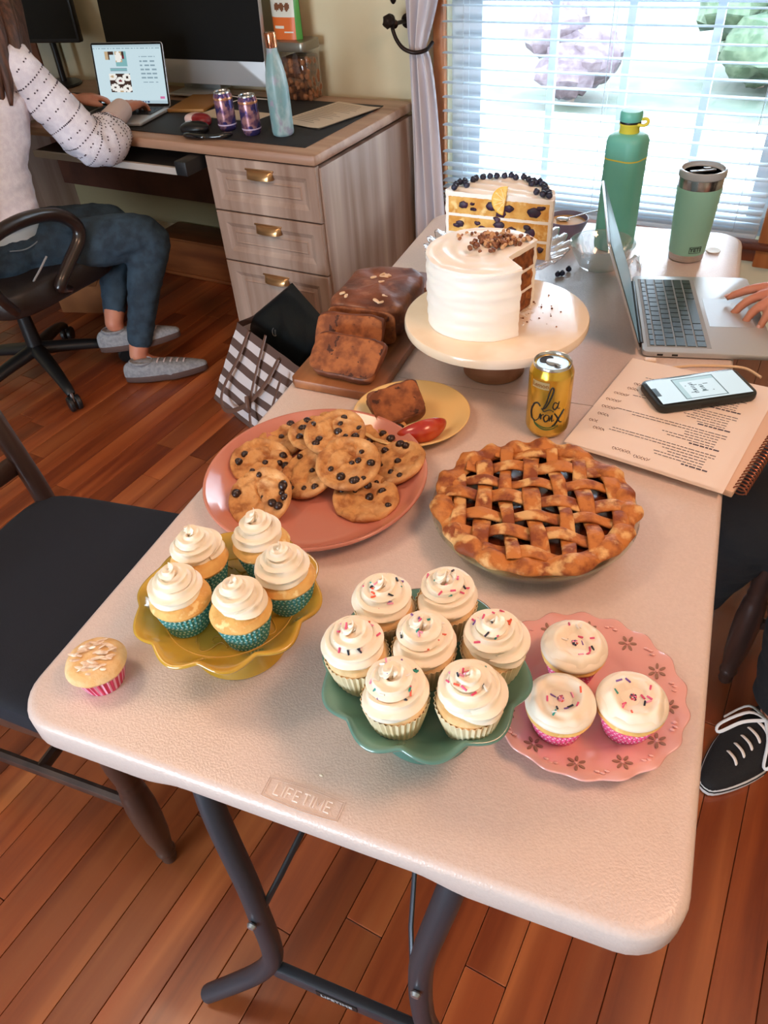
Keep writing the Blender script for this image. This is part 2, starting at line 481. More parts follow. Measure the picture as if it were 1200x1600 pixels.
h = MB(); h.lathe([(.022, 0), (.022, .004), (.015, .008)], 18, M=XF((-.022, .69, 1.0), (radians(90), 0, 0))); h.build('wall_plate', M_iron, hb)
t2 = MB(); t2.superq(.012, .010, .022, 1, 1, 12, 8, c0=(-.012, .575, 1.085)); t2.build('finial', M_iron, hb)

# outdoors
M_lawn = mat('lawn_grass', (70, 82, 68), .9, col2=(86, 90, 82), scale=2.5, bump=.4, bscale=30)
lawn = MB().box((0, 14.9, -.42), (60, 28, .02)); room_obj(lawn, 'lawn', M_lawn, smooth=False, kind='structure')
drive = MB().box((1.2, 3.3, -.38), (14, 3.4, .05)); room_obj(drive, 'driveway', mat('pale_concrete', (236, 236, 232), .8, col2=(222, 222, 218), scale=3), smooth=False, kind='structure')
M_leaf = [mat('bush_leaf_%d' % i, c, .8, col2=c2, scale=14, bump=.5, bscale=20) for i, (c, c2) in enumerate((((52, 70, 48), (78, 92, 70)), ((64, 72, 60), (86, 88, 78)), ((80, 66, 72), (98, 86, 92))))]
bl = ['rounded pale green shrub outside, left half of the window', 'olive grey shrub outside beyond the blind', 'pinkish flowering shrub outside at the left edge of the window', 'tall pale green tree outside, right of the window', 'broad green shrub outside near the window middle']
for i, (u, v, z, s, k) in enumerate(((.6, 6.5, .1, .7, 0), (2.5, 6.2, .2, .8, 1), (-.9, 5.6, .0, .5, 2), (5.2, 10.0, 1.6, 1.7, 0), (1.5, 9.4, .6, .8, 0))):
    t = thing('garden_tree' if s > 1.5 else 'garden_shrub', bl[i], 'tree' if s > 1.5 else 'shrub', R(u, v, -.41), RY)
    cr = MB()
    for j in range(7):
        a = j * 2.4; rr = s * .42 * (j > 0)
        cr.superq(s * .5, s * .5, s * .42, 1, 1, 20, 12, nz=.16 * s, ns=4 / s, seed=i * 7 + j, c0=(rr * cos(a), rr * sin(a), .41 + z + s * .3 * sin(j * 1.9)))
    cr.build('crown', M_leaf[k], t)
    MB().tube([(0, 0, 0), (.03 * s, 0, (z + .41) * .6), (0, 0, .41 + z)], [.07 * s, .05 * s, .04 * s], 8).build('trunk', mat('bark', (120, 104, 92), .9), t)

# ---------------------------------------------------------------- the desk against the wall
M_dw = wood('desk_ash', (176, 150, 134), (146, 116, 98), (196, 172, 156), along='Z', scale=24, rough=.5, stretch=14, bump=.15)
M_dwx = wood('desk_ash_flat', (186, 148, 122), (152, 112, 88), (204, 170, 146), along='X', scale=24, rough=.42, stretch=14, bump=.12)
desk = thing('desk', 'large weathered ash desk with a three-drawer pedestal, against the back wall', 'desk', R(0, 0, 0), RY)
DZ = .76; DL = -1.95
top = MB(); top.box(((DL) / 2, .327, DZ - .017), (-DL + .012, .665, .034), bev=.010); top.build('desktop', M_dwx, desk)
ped = MB()
ped.box((-.008, .34, .36), (.022, .63, .71)); ped.box((-.432, .34, .36), (.02, .63, .71)); ped.box((-.22, .645, .36), (.42, .02, .71)); ped.box((-.22, .34, .03), (.42, .62, .03))
ped.build('pedestal', M_dw, desk, smooth=False)
MB().box((DL + .02, .34, .36), (.03, .63, .71)).build('end_panel', M_dw, desk, smooth=False)
M_shade = mat('back_panel_cream', (150, 138, 104), .8)
MB().box((-1.2, .60, .475), (1.52, .018, .33)).build('back_panel', mat('back_panel_wood', (88, 50, 34), .6, col2=(70, 38, 26), scale=8), desk, smooth=False)
M_pull = mat('brass_pull', (196, 150, 104), .28, metal=.85)
def drawer(z0, z1):
    d = MB(); x0, x1 = -.438, -.004; xc = (x0 + x1) / 2; zc = (z0 + z1) / 2; w = x1 - x0; h = z1 - z0
    MX = XF((xc, .012, zc), (radians(90), 0, 0))        # panel: x right, y up, z outwards
    b = .052
    rings = [(w / 2, h / 2, -.012), (w / 2, h / 2, .006), (w / 2 - .003, h / 2 - .003, .009), (w / 2 - b + .016, h / 2 - b + .016, .009), (w / 2 - b, h / 2 - b, .0015),
             (w / 2 - b - .012, h / 2 - b - .012, .0015), (w / 2 - b - .016, h / 2 - b - .016, .0055), (w / 2 - b - .02, h / 2 - b - .02, .0035)]
    vs = []; fs = []
    for (a, c, z) in rings: vs += [(-a, -c, z), (a, -c, z), (a, c, z), (-a, c, z)]
    for k in range(len(rings) - 1):
        for i in range(4):
            j = (i + 1) % 4; fs.append((k * 4 + i, k * 4 + j, k * 4 + 4 + j, k * 4 + 4 + i))
    fs.append(tuple(len(vs) - 4 + i for i in range(4))); d.add(vs, fs, 0, MX)
    o = d.build('drawer', M_dw, desk, smooth=False)
    p = MB()
    def cup(a, b2):    # cup pull: half bowl
        th = pi * a; ph = pi / 2 * b2
        return (xc + .055 * cos(th) * (1 - .18 * b2), -.003 - .022 * sin(th) * (.35 + .65 * sin(ph + .3)), z1 - .032 - .022 * (1 - cos(ph)))
    p.grid(lambda a, b2: (xc - .052 + .104 * a, .003 - .021 * sin(pi / 2 * b2) * sin(pi * a) ** .35, z1 - .028 - .026 * (1 - cos(pi / 2 * b2)) * (1 - .0 * a)), 14, 6)
    p.box((xc, .002, z1 - .027), (.112, .004, .006), bev=.001)
    p.build('handle', M_pull, o, angle=60)
for z0, z1 in ((.549, .722), (.371, .544), (.085, .366)): drawer(z0, z1)
tray = MB(); tray.box((-.86, .12, .684), (.70, .34, .016)); tray.box((-.86, -.052, .682), (.70, .012, .022), mi=1)
tray.build('keyboard_tray', [mat('tray_black', (24, 24, 26), .5), mat('tray_edge', (190, 180, 172), .5)], desk, smooth=False)
MB().box((-.478, .10, .70), (.05, .36, .045), bev=.004).build('tray_rail', mat('tray_black', (24, 24, 26), .5), desk)
MB().box((-1.2, .650, .24), (1.5, .012, .15)).build('back_rail', M_shade, desk, smooth=False)

# ---------------------------------------------------------------- on the desk
M_blk = mat('black_plastic', (22, 22, 24), .35)
M_dark = mat('screen_black', (20, 20, 21), .22)
M_sil = mat('aluminium', (176, 178, 182), .32, metal=.85)
M_silm = mat('aluminium_matt', (196, 198, 200), .45, metal=.55)
o = MB().prism([(-.86, .055), (-.065, .055), (-.065, .565), (-.86, .565)][::1], 0, .003, .0012).build('desk_mat', mat('desk_mat_black', (30, 29, 31), .7, bump=.1, bscale=300))
o.location = R(0, 0, DZ + .0005); o.rotation_euler = RR; tag(o, 'black desk mat under the cans and the blue bottle', 'desk mat')
o2 = MB().prism([(-1.62, .075), (-.875, .075), (-.875, .44), (-1.62, .44)], 0, .003, .0012).build('desk_mat', mat('desk_mat_black', (30, 29, 31), .7))
o2.location = R(0, 0, DZ + .0005); o2.rotation_euler = RR; tag(o2, "black desk mat under the typing woman's laptop and hands", 'desk mat')
ZM = DZ + .004

def cells(w, h, nx, ny, fn, M=None, mb=None):
    # flat print: a panel of coloured cells, x right, y up, facing +z
    mb = mb or MB(); vs = [(-w / 2 + w * i / nx, -h / 2 + h * j / ny, 0) for j in range(ny + 1) for i in range(nx + 1)]
    b = len(mb.v); mb.v += [tuple((M @ Vector(p)) if M is not None else p) for p in vs]
    for j in range(ny):
        for i in range(nx):
            mb.f.append((b + j * (nx + 1) + i, b + j * (nx + 1) + i + 1, b + (j + 1) * (nx + 1) + i + 1, b + (j + 1) * (nx + 1) + i))
            mb.mi.append(fn((i + .5) / nx, (j + .5) / ny))
    return mb

def glow(name, c, s=.8): return mat(name, (10, 10, 10), .3, emit=c, estr=s)
SCR = [glow('screen_page', (205, 228, 236), .92), glow('screen_bar', (184, 206, 216), .9), glow('screen_text', (150, 176, 190), .8), glow('screen_teal', (140, 196, 200), .8),
       glow('screen_tan', (206, 178, 140), .85), glow('screen_white', (240, 238, 232), .95), glow('screen_brown', (74, 52, 46), .7), glow('screen_red', (128, 34, 50), .8),
       glow('screen_pink', (214, 120, 170), .9), glow('screen_navy', (60, 84, 130), .8)]
def web_page(x, y):
    if y > .955: return 1
    if .93 < y < .945 and (x * 23) % 1 < .7: return 2
    if y < .055: return 1 if not (.35 < x < .75 and .012 < y < .045 and (x * 24) % 1 < .55) else (8 if x < .42 else 9)
    if .90 < x < .965 and .09 < y < .125: return 8
    if .17 < x < .48 and .64 < y < .89:       # upper picture: jars and a pink drink
        a = (x - .17) / .31; b = (y - .64) / .25
        if a < .22 and b > .45: return 4 if a < .16 else 6
        if .22 < a < .40 and b > .8: return 6
        if .45 < a < .8 and b > .25: return 5 if abs(a - .62) + abs(b - .6) * .4 < .2 else 4
        if .72 < a < .92 and b > .5: return 6 if b > .72 else 7
        return 0 if a < .5 else 3
    if .22 < x < .46 and .55 < y < .61: return 3 if int(y * 90) % 2 else 2
    if .18 < x < .50 and .20 < y < .51:       # lower picture: a tray of round cakes
        a = (x - .18) / .32; b = (y - .20) / .31
        for cx, cy, c in ((.15, .85, 4), (.5, .62, 7), (.85, .82, 6), (.22, .25, 6), (.8, .2, 6), (.5, .02, 4)):
            d = sqrt((a - cx) ** 2 + ((b - cy)) ** 2)
            if d < .07: return c
            if d < .21: return 5
        return 6
    if .66 < x < .9 and .3 < y < .86 and int(y * 42) % 3 == 0 and (x * 11 + int(y * 42) * .37) % 1 < .75: return 2
    return 0

M_key = mat('key_black', (34, 38, 42), .5)
def laptop(label, loc, rotz, screen_fn, mats, open_deg, w=.304, d=.215, key_m=None, cat='laptop'):
    # local frame: x along the hinge, +y away from the user; hinge line at y = 0, base towards -y
    t = thing('laptop', label, cat, loc, rotz)
    b = MB(); b.prism([(p[0], p[1] - d / 2) for p in rrect(w, d, .012, 4)], .0015, .0125, .002, bevb=.004)
    base = b.build('base', M_silm, t)
    MB().box((0, -.063, .0126), (w - .036, .108, .0006)).build('keyboard_well', mat('key_well', (150, 156, 160), .6), t, smooth=False)
    kb = None
    rows = [(14, .010, .0), (14, .0175, .0), (14, .0175, 0), (13, .0175, 0), (12, .0175, 0), (9, .0175, 0)]
    y = -.013
    km = key_m or M_key
    for r, (n, hh, _) in enumerate(rows):
        W = w - .04; widths = [1.0] * n
        if r == 1: widths[-1] = 1.5
        if r == 2: widths[0] = 1.5
        if r == 3: widths[0] = 1.8; widths[-1] = 1.8
        if r == 4: widths[0] = 2.3; widths[-1] = 2.3
        if r == 5: widths = [1, 1, 1, 1.25, 5, 1.25, 1, 1, 1]
        tot = sum(widths); x = -W / 2
        for q in widths:
            kw = W * q / tot
            MB().box((x + kw / 2, y - hh / 2, .0136), (kw - .003, hh - .003, .0016)).build('key', km, t, smooth=False)
            x += kw
        y -= hh
    MB().box((0, -.163, .01265), (.115, .078, .0004)).build('trackpad', mat('trackpad', (190, 194, 196), .35, metal=.5), t, smooth=False)
    MB().tube([(-w / 2 + .03, .0, .009), (w / 2 - .03, .0, .009)], .0055, 10).build('hinge', mat('hinge_black', (30, 32, 34), .4), t)
    lidM = Matrix.Translation((0, .003, .011)) @ Matrix.Rotation(radians(180 - open_deg), 4, 'X')
    # lid frame: x across, y from the hinge to the top edge, +z towards the user
    MB().prism([(p[0], p[1] + .104) for p in rrect(w, .208, .010, 4)], -.0045, 0, .0012, M=lidM).build('lid', M_sil, t)
    MB().prism([(p[0], p[1] + .105) for p in rrect(w - .006, .202, .008, 4)], 0, .0006, 0, M=lidM).build('bezel', M_dark, t, smooth=False)
    cells(w - .018, .188, 60, 72, screen_fn, M=lidM @ Matrix.Translation((0, .106, .0010))).build('screen', mats, t, smooth=False)
    return t

laptop("open silver laptop showing a web page, under the typing woman's hands", R(-.975, .27, ZM), RY + radians(12), web_page, SCR, 101)

# big silver all-in-one behind the laptop
allinone = thing('desktop_computer', 'large silver all-in-one computer with a dark screen, behind the two drink cans', 'computer', R(-.90, .50, DZ), RY + radians(2))
MI = XF((0, 0, .05), (radians(90 - 4), 0, 0))          # x across, y up, +z to the front
b = MB(); b.prism([(p[0], p[1] + .245) for p in rrect(.75, .49, .012, 4)], -.022, 0, .003, M=MI); b.build('body', M_silm, allinone)
MB().prism([(p[0], p[1] + .285) for p in rrect(.748, .408, .006, 3)], 0, .0012, 0, M=MI).build('screen', mat('screen_off', (17, 17, 17), .5, spec=.2), allinone, smooth=False)
s = MB(); s.box((0, .07, .012), (.18, .17, .008), bev=.002); s.box((0, .09, .12), (.18, .010, .22), bev=.002); s.build('stand', M_silm, allinone)

mon = thing('monitor', 'black monitor on a round black base at the far left of the desk', 'monitor', R(-1.70, .50, DZ), RY + radians(10))
MM = XF((0, 0, .165), (radians(88), 0, 0))
MB().prism([(p[0], p[1] + .17) for p in rrect(.46, .34, .008, 3)], -.03, 0, .004, M=MM).build('body', M_blk, mon)
MB().prism([(p[0], p[1] + .17) for p in rrect(.44, .31, .004, 3)], 0, .001, 0, M=MM).build('screen', mat('screen_off', (17, 17, 17), .5, spec=.2), mon, smooth=False)
MB().lathe([(0, 0), (.115, 0), (.118, .004), (.112, .010), (.02, .016), (0, .016)], 36, c=(.02, .02, 0)).build('base', M_blk, mon)
MB().tube([(.05, .05, .012), (.05, .05, .18), (.04, .03, .25)], .014, 12, smooth=3).build('neck', M_blk, mon)
# reddish board and grey box behind that monitor
o = MB().box((0, 0, .085), (.26, .02, .17), bev=.002).build('wooden_board', wood('red_board', (112, 60, 36), (90, 44, 26), along='X', scale=20), None)
o.location = R(-2.01, .66, DZ); o.rotation_euler = RR; tag(o, 'reddish brown board leaning on the wall behind the black monitor', 'board')
o = MB().box((0, 0, .075), (.085, .05, .15), bev=.004).build('grey_box', mat('pale_grey_box', (166, 160, 142), .6), None)
o.location = R(-1.80, .650, DZ); o.rotation_euler = RR; tag(o, 'pale grey box standing behind the stem of the black monitor', 'box')

lb_ = thing('wooden_chest', 'low brown wooden chest under the desk beside the drawer pedestal', 'chest', R(-.86, .545, .001), RY)
M_ch = wood('chest_wood', (150, 86, 44), (112, 58, 28), along='X', scale=18, rough=.5, stretch=8)
MB().box((0, 0, .085), (.78, .15, .17), bev=.004).build('chest_body', M_ch, lb_); MB().box((0, 0, .008), (.80, .172, .016), bev=.004).build('plinth', M_ch, lb_); MB().box((0, 0, .176), (.80, .172, .012), bev=.004).build('chest_lid', M_ch, lb_)
# drink cans -------------------------------------------------------------
M_lidal = mat('can_lid', (205, 208, 210), .22, metal=.9)
def can_profile(r, h):
    return [(0, .003), (r * .55, .004), (r * .72, .0015), (r * .78, 0), (r * .84, .002), (r * .97, .009), (r, .014), (r, h - .018), (r * .985, h - .015), (r * .86, h - .005)]
def make_can(name, label, loc, h, r, m_body, rotz=0, group=None):
    t = thing(name, label, 'can', loc, rotz, group)
    c = MB(); c.lathe(can_profile(r, h), 48); c.build('body', m_body, t)
    l_ = MB(); l_.lathe([(r * .86, h - .006), (r * .855, h - .001), (r * .83, h), (r * .80, h - .001), (r * .775, h - .0055), (r * .74, h - .006), (r * .70, h - .0045), (0, h - .0045)], 40)
    l_.build('lid', M_lidal, t)
    tb = MB(); tb.prism([(.010 * cos(a) * 1.0 - .001, .0085 * sin(a)) for a in [2 * pi * k / 16 for k in range(16)]], h - .0042, h - .003, .0004)
    tb.tube([(.004, 0, h - .003), (.010, 0, h - .0015), (.015, 0, h - .003)], .0035, 8, flat=.3)
    tb.build('pull_tab', M_lidal, t)
    mo = MB(); mo.prism([(-.013 + .0085 * cos(a), .0115 * sin(a)) for a in [2 * pi * k / 18 for k in range(18)]], h - .0044, h - .0038, 0)
    mo.build('mouth_opening', mat('opening_black', (24, 20, 18), .6), t, smooth=False)
    return t
M_pinkcan = mat('can_print_mauve', (120, 84, 118), .25, metal=.55, col2=(196, 146, 150), scale=42, ramp=(.42, .58), col3=(70, 62, 120), scale3=30, ramp3=(.5, .56))
M_goldband = mat('can_copper_band', (224, 160, 122), .25, metal=.7)
for lab, (u, v) in (('purple and copper drink can left of its twin, by the black mouse', (-.440, .150)), ('purple and copper drink can beside the blue water bottle', (-.322, .128))):
    t = make_can('drink_can', lab, R(u, v, ZM), .118, .0315, M_pinkcan, .6 + u, 'purple drink cans on the desk')
    MB().lathe([(.0316, .094), (.0318, .0955), (.0318, .1), (.0272, .1125)], 40).build('shoulder_band', M_goldband, t)
    MB().lathe([(.0317, .018), (.0318, .019), (.0318, .021), (.0317, .022)], 40).build('label_stripe', mat('can_lilac', (200, 180, 206), .3), t)

bt = thing('water_bottle', 'pale blue marbled steel water bottle with a copper cap, front corner of the desk', 'bottle', R(-.212, .150, ZM))
MB().lathe([(0, .002), (.028, 0), (.0335, .004), (.0355, .012), (.0358, .10), (.0355, .14), (.032, .175), (.024, .21), (.0175, .235), (.0155, .25), (0, .25)], 48).build('body', mat('marbled_blue', (128, 166, 170), .35, col2=(176, 198, 200), scale=26, ramp=(.45, .62), col3=(160, 158, 176), scale3=40, ramp3=(.58, .66), stretch=(1, 1, .5)), bt)
MB().lathe([(.0158, .247), (.0178, .249), (.0182, .254), (.0182, .283), (.0172, .287), (0, .288)], 40).build('cap', mat('copper', (214, 140, 104), .16, metal=.95), bt)

# printed papers on the desk
M_paper = mat('paper', (226, 208, 186), .75)
M_ink = mat('printed_ink', (88, 80, 92), .8)
pp = thing('paper_sheets', 'stapled printed sheets lying on the desk to the right of the blue bottle', 'papers', R(-.19, .40, ZM), RY + radians(-14))
for k in range(2):
    g = MB()
    def sheet(a, b, k=k):
        x = -.105 + .21 * a; y = -.15 + .30 * b
        return (x + .004 * k, y - .003 * k, .001 + .0012 * k + .012 * max(0, a - .7) ** 1.5 * (1 + k) + .008 * max(0, .15 - b) * k)
    g.grid(sheet, 14, 14); g.grid(lambda a, b: tuple(Vector(sheet(a, b)) - Vector((0, 0, .0006))), 14, 14, flip=True); g.build('sheet', M_paper, pp, angle=0)
ln = MB(); rg = random.Random(5)
for i in range(15):
    y = .12 - i * .016; x0 = -.085; x1 = x0 + rg.uniform(.08, .15)
    ln.box(((x0 + x1) / 2, y, .0030), (x1 - x0, .0022, .0003))
ln.build('printed_lines', mat('faint_ink', (170, 150, 132), .8), pp, smooth=False, kind='stuff')
o = MB().prism([(-.15, -.05), (.12, -.055), (.135, .05), (-.13, .06)], 0, .002, 0).build('envelope', M_paper, None, smooth=False)
o.location = R(-.535, .31, ZM); o.rotation_euler = RR; tag(o, 'cream envelope lying behind the two purple cans', 'envelope')
# jar with snack pouch
jar = thing('snack_jar', 'square glass jar of brown snacks with a metal lid, behind the blue bottle', 'jar', R(-.425, .60, DZ), RY)
j = MB(); j.prism(rrect(.118, .112, .02, 4), 0, .165, .004); j.build('glass', thin_glass('jar_glass', (.93, .9, .86), .10), jar)
j = MB(); j.prism(rrect(.108, .102, .016, 4), .004, .14, .004); j.build('fill', mat('snack_fill', (120, 74, 46), .8, col2=(62, 36, 24), scale=60, bump=1, bscale=60), jar)
rg = random.Random(9); j = MB()
for k in range(46):
    side = rg.random(); z = rg.uniform(.012, .135)
    p = (rg.uniform(-.045, .045), -.0505, z) if side < .5 else (.0535, rg.uniform(-.045, .045), z)
    j.superq(.010, .008, .011, 1, 1, 8, 5, c0=p, nz=.003, ns=90, seed=k)
j.build('snack_pieces', mat('snack_piece', (150, 98, 62), .7), jar, kind='stuff')
MB().prism(rrect(.122, .116, .018, 4), .160, .192, .006).build('lid', mat('jar_lid_steel', (150, 144, 132), .35, metal=.8), jar)
po = thing('snack_pouch', 'white and orange snack pouch with round nuts printed on it, standing on the glass jar', 'pouch', R(-.462, .60, DZ + .1925), RY)
def pouch(side):
    def f(a, b):
        x = -.062 + .124 * a; z = .17 * b; th = .024 * (1 - b) ** .5 * (1 - (2 * a - 1) ** 4) + .0012
        return (x * (1 - .03 * b), side * th, z)
    return f
M_po = [mat('pouch_white', (226, 226, 214), .4), mat('pouch_orange', (226, 112, 48), .4), mat('pouch_green', (84, 158, 70), .4), mat('pouch_brown', (120, 72, 42), .5), mat('pouch_darkgreen', (46, 104, 60), .5)]
p = MB(); p.grid(pouch(-1), 30, 40); p.grid(pouch(1), 30, 40, flip=True)
for q in range(len(p.f)):
    i = q % 30; j2 = (q // 30) % 40; a = (i + .5) / 30; b = (j2 + .5) / 40; m = 0
    if a > .86: m = 2
    elif b < .40: m = 1
    elif b > .78 and .1 < a < .8 and (i * 7) % 3: m = 4
    if m == 1 and .20 < b < .24 and .15 < a < .5: m = 0
    if m == 1 and .12 < b < .15 and .5 < a < .8: m = 0
    if m == 0:
        for cx in (.28, .46, .64):
            if (a - cx) ** 2 + ((b - .58) * 1.3) ** 2 < .0085: m = 3
    p.mi[q] = m
p.build('bag', M_po, po, angle=0)
# mice, glasses case, headset, cables
ms = thing('computer_mouse', 'white and red computer mouse left of the purple cans', 'mouse', R(-.60, .185, ZM), RY + radians(-12))
MB().superq(.055, .034, .02, .8, .8, 28, 12, c0=(0, 0, .013), shape=lambda p: (p.x, p.y, max(p.z, -.0125))).build('shell', mat('mouse_white', (232, 196, 188), .35), ms)
MB().superq(.040, .030, .0215, .8, .8, 28, 12, c0=(.024, -.004, .014), shape=lambda p: (p.x, p.y, max(p.z, -.0135))).build('side_panel', mat('mouse_red', (142, 28, 36), .35), ms)
ms = thing('computer_mouse', 'black computer mouse in front of the white and red one', 'mouse', R(-.535, .09, ZM), RY + radians(10))
MB().superq(.052, .034, .021, .85, .85, 28, 12, c0=(0, 0, .013), shape=lambda p: (p.x, p.y, max(p.z, -.0125))).build('shell', M_blk, ms)
MB().tube([(-.05, .0, .015), (-.03, 0, .030), (-.01, 0, .0345)], .003, 8).build('scroll_wheel', M_silm, ms)
ea = thing('earphone_case', 'glossy black folded earphones on the desk edge in front of the black mouse', 'earphones', R(-.46, .035, DZ), RY)
e = MB(); e.superq(.05, .017, .010, .8, .8, 24, 10, c0=(-.03, 0, .011)); e.build('case', mat('gloss_black', (18, 18, 20), .12, coat=.6), ea)
e = MB(); e.tube([(.01, 0, .010), (.045, .012, .010), (.075, .03, .012), (.085, .05, .012)], [.007, .008, .010, .006], 10, smooth=4); e.build('band', mat('gloss_black', (18, 18, 20), .12, coat=.6), ea)
M_wcab = mat('white_cable', (222, 216, 206), .5)
for lab, pts in (('white cable looping behind the purple cans', [(-.66, .40), (-.60, .46), (-.53, .52), (-.50, .47), (-.43, .42), (-.36, .36), (-.33, .30)]), ('white cable running below the silver computer towards the laptop', [(-.74, .44), (-.70, .48), (-.66, .52), (-.62, .50), (-.58, .45)])):
    o = MB().tube([R(x, y, DZ + .008 + .012 * (k % 2)) for k, (x, y) in enumerate(pts)], .0019, 8, smooth=6).build('cable', M_wcab); tag(o, lab, 'cable')
o = MB().box((0, 0, .006), (.15, .22, .012), bev=.003).build('notebook', mat('kraft_board', (168, 118, 60), .5, metal=.2), None); o.location = R(-.775, .40, DZ + .004); o.rotation_euler = (0, 0, RY + radians(14)); tag(o, 'ochre notebook lying beside the laptop, below the silver computer', 'notebook')

# ---------------------------------------------------------------- the folding table
TW, TL = .728, 1.580
M_tab = mat('table_plastic', (220, 203, 196), .28, col2=(213, 196, 189), scale=260, ramp=(.3, .7), bump=.25, bscale=420, bdetail=2)
M_tube = mat('grey_steel_tube', (62, 66, 74), .38, metal=.35, bump=.06, bscale=500)
table = thing('folding_table', 'white plastic folding table with grey steel legs, covered in baked goods', 'table', (0, 0, 0))
rr = rrect(TW, TL, .055, 8)
def leaf(y0, y1, near):
    # one half of the folding top with rounded outer corners
    o = []
    r = .055
    def arc(cx, cy, a0):
        for k in range(9):
            t = radians(a0 + 90 * k / 8); o.append((cx + r * cos(t), cy + r * sin(t)))
    xs = [.09, .13, .165, .18, .19, .20, .21, .22, .235, .28, .36, .44, .485, .495, .505, .515, .525, .54, .56, .60, .64]
    if near:
        arc(r, y0 + r, 180); o.extend((x, y0) for x in xs); arc(TW - r, y0 + r, 270); o.append((TW, y1)); o.append((0, y1))
    else:
        o.append((0, y0)); o.append((TW, y0)); arc(TW - r, y1 - r, 0); o.extend((x, y1) for x in xs[::-1]); arc(r, y1 - r, 90)
    return o
def lipdrop(x, y, ye):
    # the moulded lip hangs lower at both ends of the short side
    def ss(t): t = max(0, min(1, t)); return t * t * (3 - 2 * t)
    w = max(1 - ss((x - .17) / .06), ss((x - .485) / .06))
    return .014 * w * (1 - ss((abs(y - ye) - .03) / .08))
def leaf_mesh(y0, y1, near):
    m = MB(); ol = leaf(y0, y1, near); n = len(ol); ye = y0 if near else y1
    cx, cy = TW / 2, (y0 + y1) / 2
    def ring(ins, z):
        o = []
        for x, y in ol:
            sx = 1 - ins / (TW / 2)
            yy = y1 + (y - y1) * (1 - ins / (y1 - y0)) if near else y0 + (y - y0) * (1 - ins / (y1 - y0))
            o.append((cx + (x - cx) * sx, yy, z - (lipdrop(x, y, ye) if z < T - .025 else 0)))
        return o
    rings = [ring(.020, T - .030), ring(.018, T - .033), ring(.006, T - .0335), ring(.002, T - .031), ring(.0, T - .026), ring(0, T - .010), ring(.002, T - .004), ring(.006, T - .001), ring(.010, T)]
    vs = [p for r_ in rings for p in r_]; fs = []
    for k in range(len(rings) - 1):
        for i in range(n):
            j = (i + 1) % n; fs.append((k * n + i, k * n + j, (k + 1) * n + j, (k + 1) * n + i))
    fs.append(tuple(range(n - 1, -1, -1))); fs.append(tuple((len(rings) - 1) * n + i for i in range(n)))
    return m.add(vs, fs)
leaf_mesh(0, TL / 2 - .0008, True).build('table_leaf', M_tab, table)
leaf_mesh(TL / 2 + .0008, TL, False).build('table_leaf', M_tab, table)
def leg_pts(sx, y0, sy):
    c = TW / 2 + .006
    P_ = [(.205, .09, .70), (.198, .062, .67), (.180, .045, .62), (.122, .018, .46), (.113, .008, .39), (.112, .002, .30), (.122, -.002, .225), (.165, -.012, .14), (.268, -.036, .014)]
    P_ = [(.160, .06, .70), (.152, .040, .67), (.140, .025, .60), (.118, .010, .47), (.113, .004, .39), (.113, .002, .30), (.122, -.001, .225), (.165, -.010, .14), (.262, -.034, .016)]
    return [(c + sx * x, y0 + sy * y, z) for x, y, z in P_]
for y0, sy in ((0, 1), (TL, -1)):
    for sx in (-1, 1):
        MB().tube(leg_pts(sx, y0, sy), .0155, 14, smooth=5).build('leg', M_tube, table)
    cb = MB(); yb = y0 - sy * .002
    cb.box((TW / 2 + .006, yb, .200), (.246, .016, .034), bev=.003)
    bar = cb.build('cross_bar', M_tube, table)
    if sy > 0:
        bl_ = MB().box((0, 0, 0), (.064, .0012, .019)); lb = bl_.build('maker_label', mat('label_black', (26, 26, 28), .5), bar, smooth=False, loc=(TW / 2 - .01, yb - .0088, .200))
        vs, fs = text_geo('LIFETIME', .0125, 0.0002, .0002, 1.05)
        MB().add(vs, fs, 0, XF((TW / 2 - .01, yb - .0098, .200), (radians(90), 0, 0))).build('maker_label_text', mat('label_white', (190, 194, 200), .5), bar, smooth=False)
    for sx in (-1, 1):
        c = TW / 2 + .006
        br = MB().tube([(c + sx * .113, y0 + sy * .012, .40), (c + sx * .090, y0 + sy * .04, .45), (c + sx * .01, y0 + sy * .40, .66), (c + sx * .008, y0 + sy * .42, .70)], .0055, 8, smooth=3, flat=.6)
        br.build('brace', M_tube, table)
        MB().lathe([(0, 0), (.006, 0), (.007, .002), (.005, .006), (0, .007)], 12, M=XF((c + sx * .113, y0 + sy * (-.012), .40), (radians(90) if sy > 0 else radians(-90), 0, 0))).build('bolt', M_sil, table)
# embossed badge: frame and letters stand a fraction proud of the top
LX, LY = .365, .0205
emb = MB()
def badge(d):
    w, h = .042 - d, .0105 - d
    return [(-w, -h), *[(w * (2 * k / 8 - 1), -h - .0022 * (1 - (2 * k / 8 - 1) ** 2)) for k in range(1, 8)], (w, -h), (w, h), *[(w * (1 - 2 * k / 8), h + .0022 * (1 - (2 * k / 8 - 1) ** 2)) for k in range(1, 8)], (-w, h)]
for d in (0, .0022):
    p = badge(d); p = [(LX + x, LY + y, T + .0003) for x, y in p]; emb.tube(p + [p[0]], .00045, 6)
emb.build('badge_frame', M_tab, table)
GL = {'L': [[(0, 1), (0, 0), (.6, 0)]], 'I': [[(0, 1), (0, 0)]], 'F': [[(0, 0), (0, 1), (.6, 1)], [(0, .52), (.5, .52)]], 'E': [[(.6, 0), (0, 0), (0, 1), (.6, 1)], [(0, .5), (.5, .5)]],
      'T': [[(0, 1), (.7, 1)], [(.35, 1), (.35, 0)]], 'M': [[(0, 0), (0, 1), (.42, .35), (.84, 1), (.84, 0)]]}
WD = {'L': .6, 'I': 0, 'F': .6, 'E': .6, 'T': .7, 'M': .84}
bl2 = MB(); hgt_ = .0110; xx = 0; tot = sum(WD[c_] for c_ in 'LIFETIME') + 7 * .38
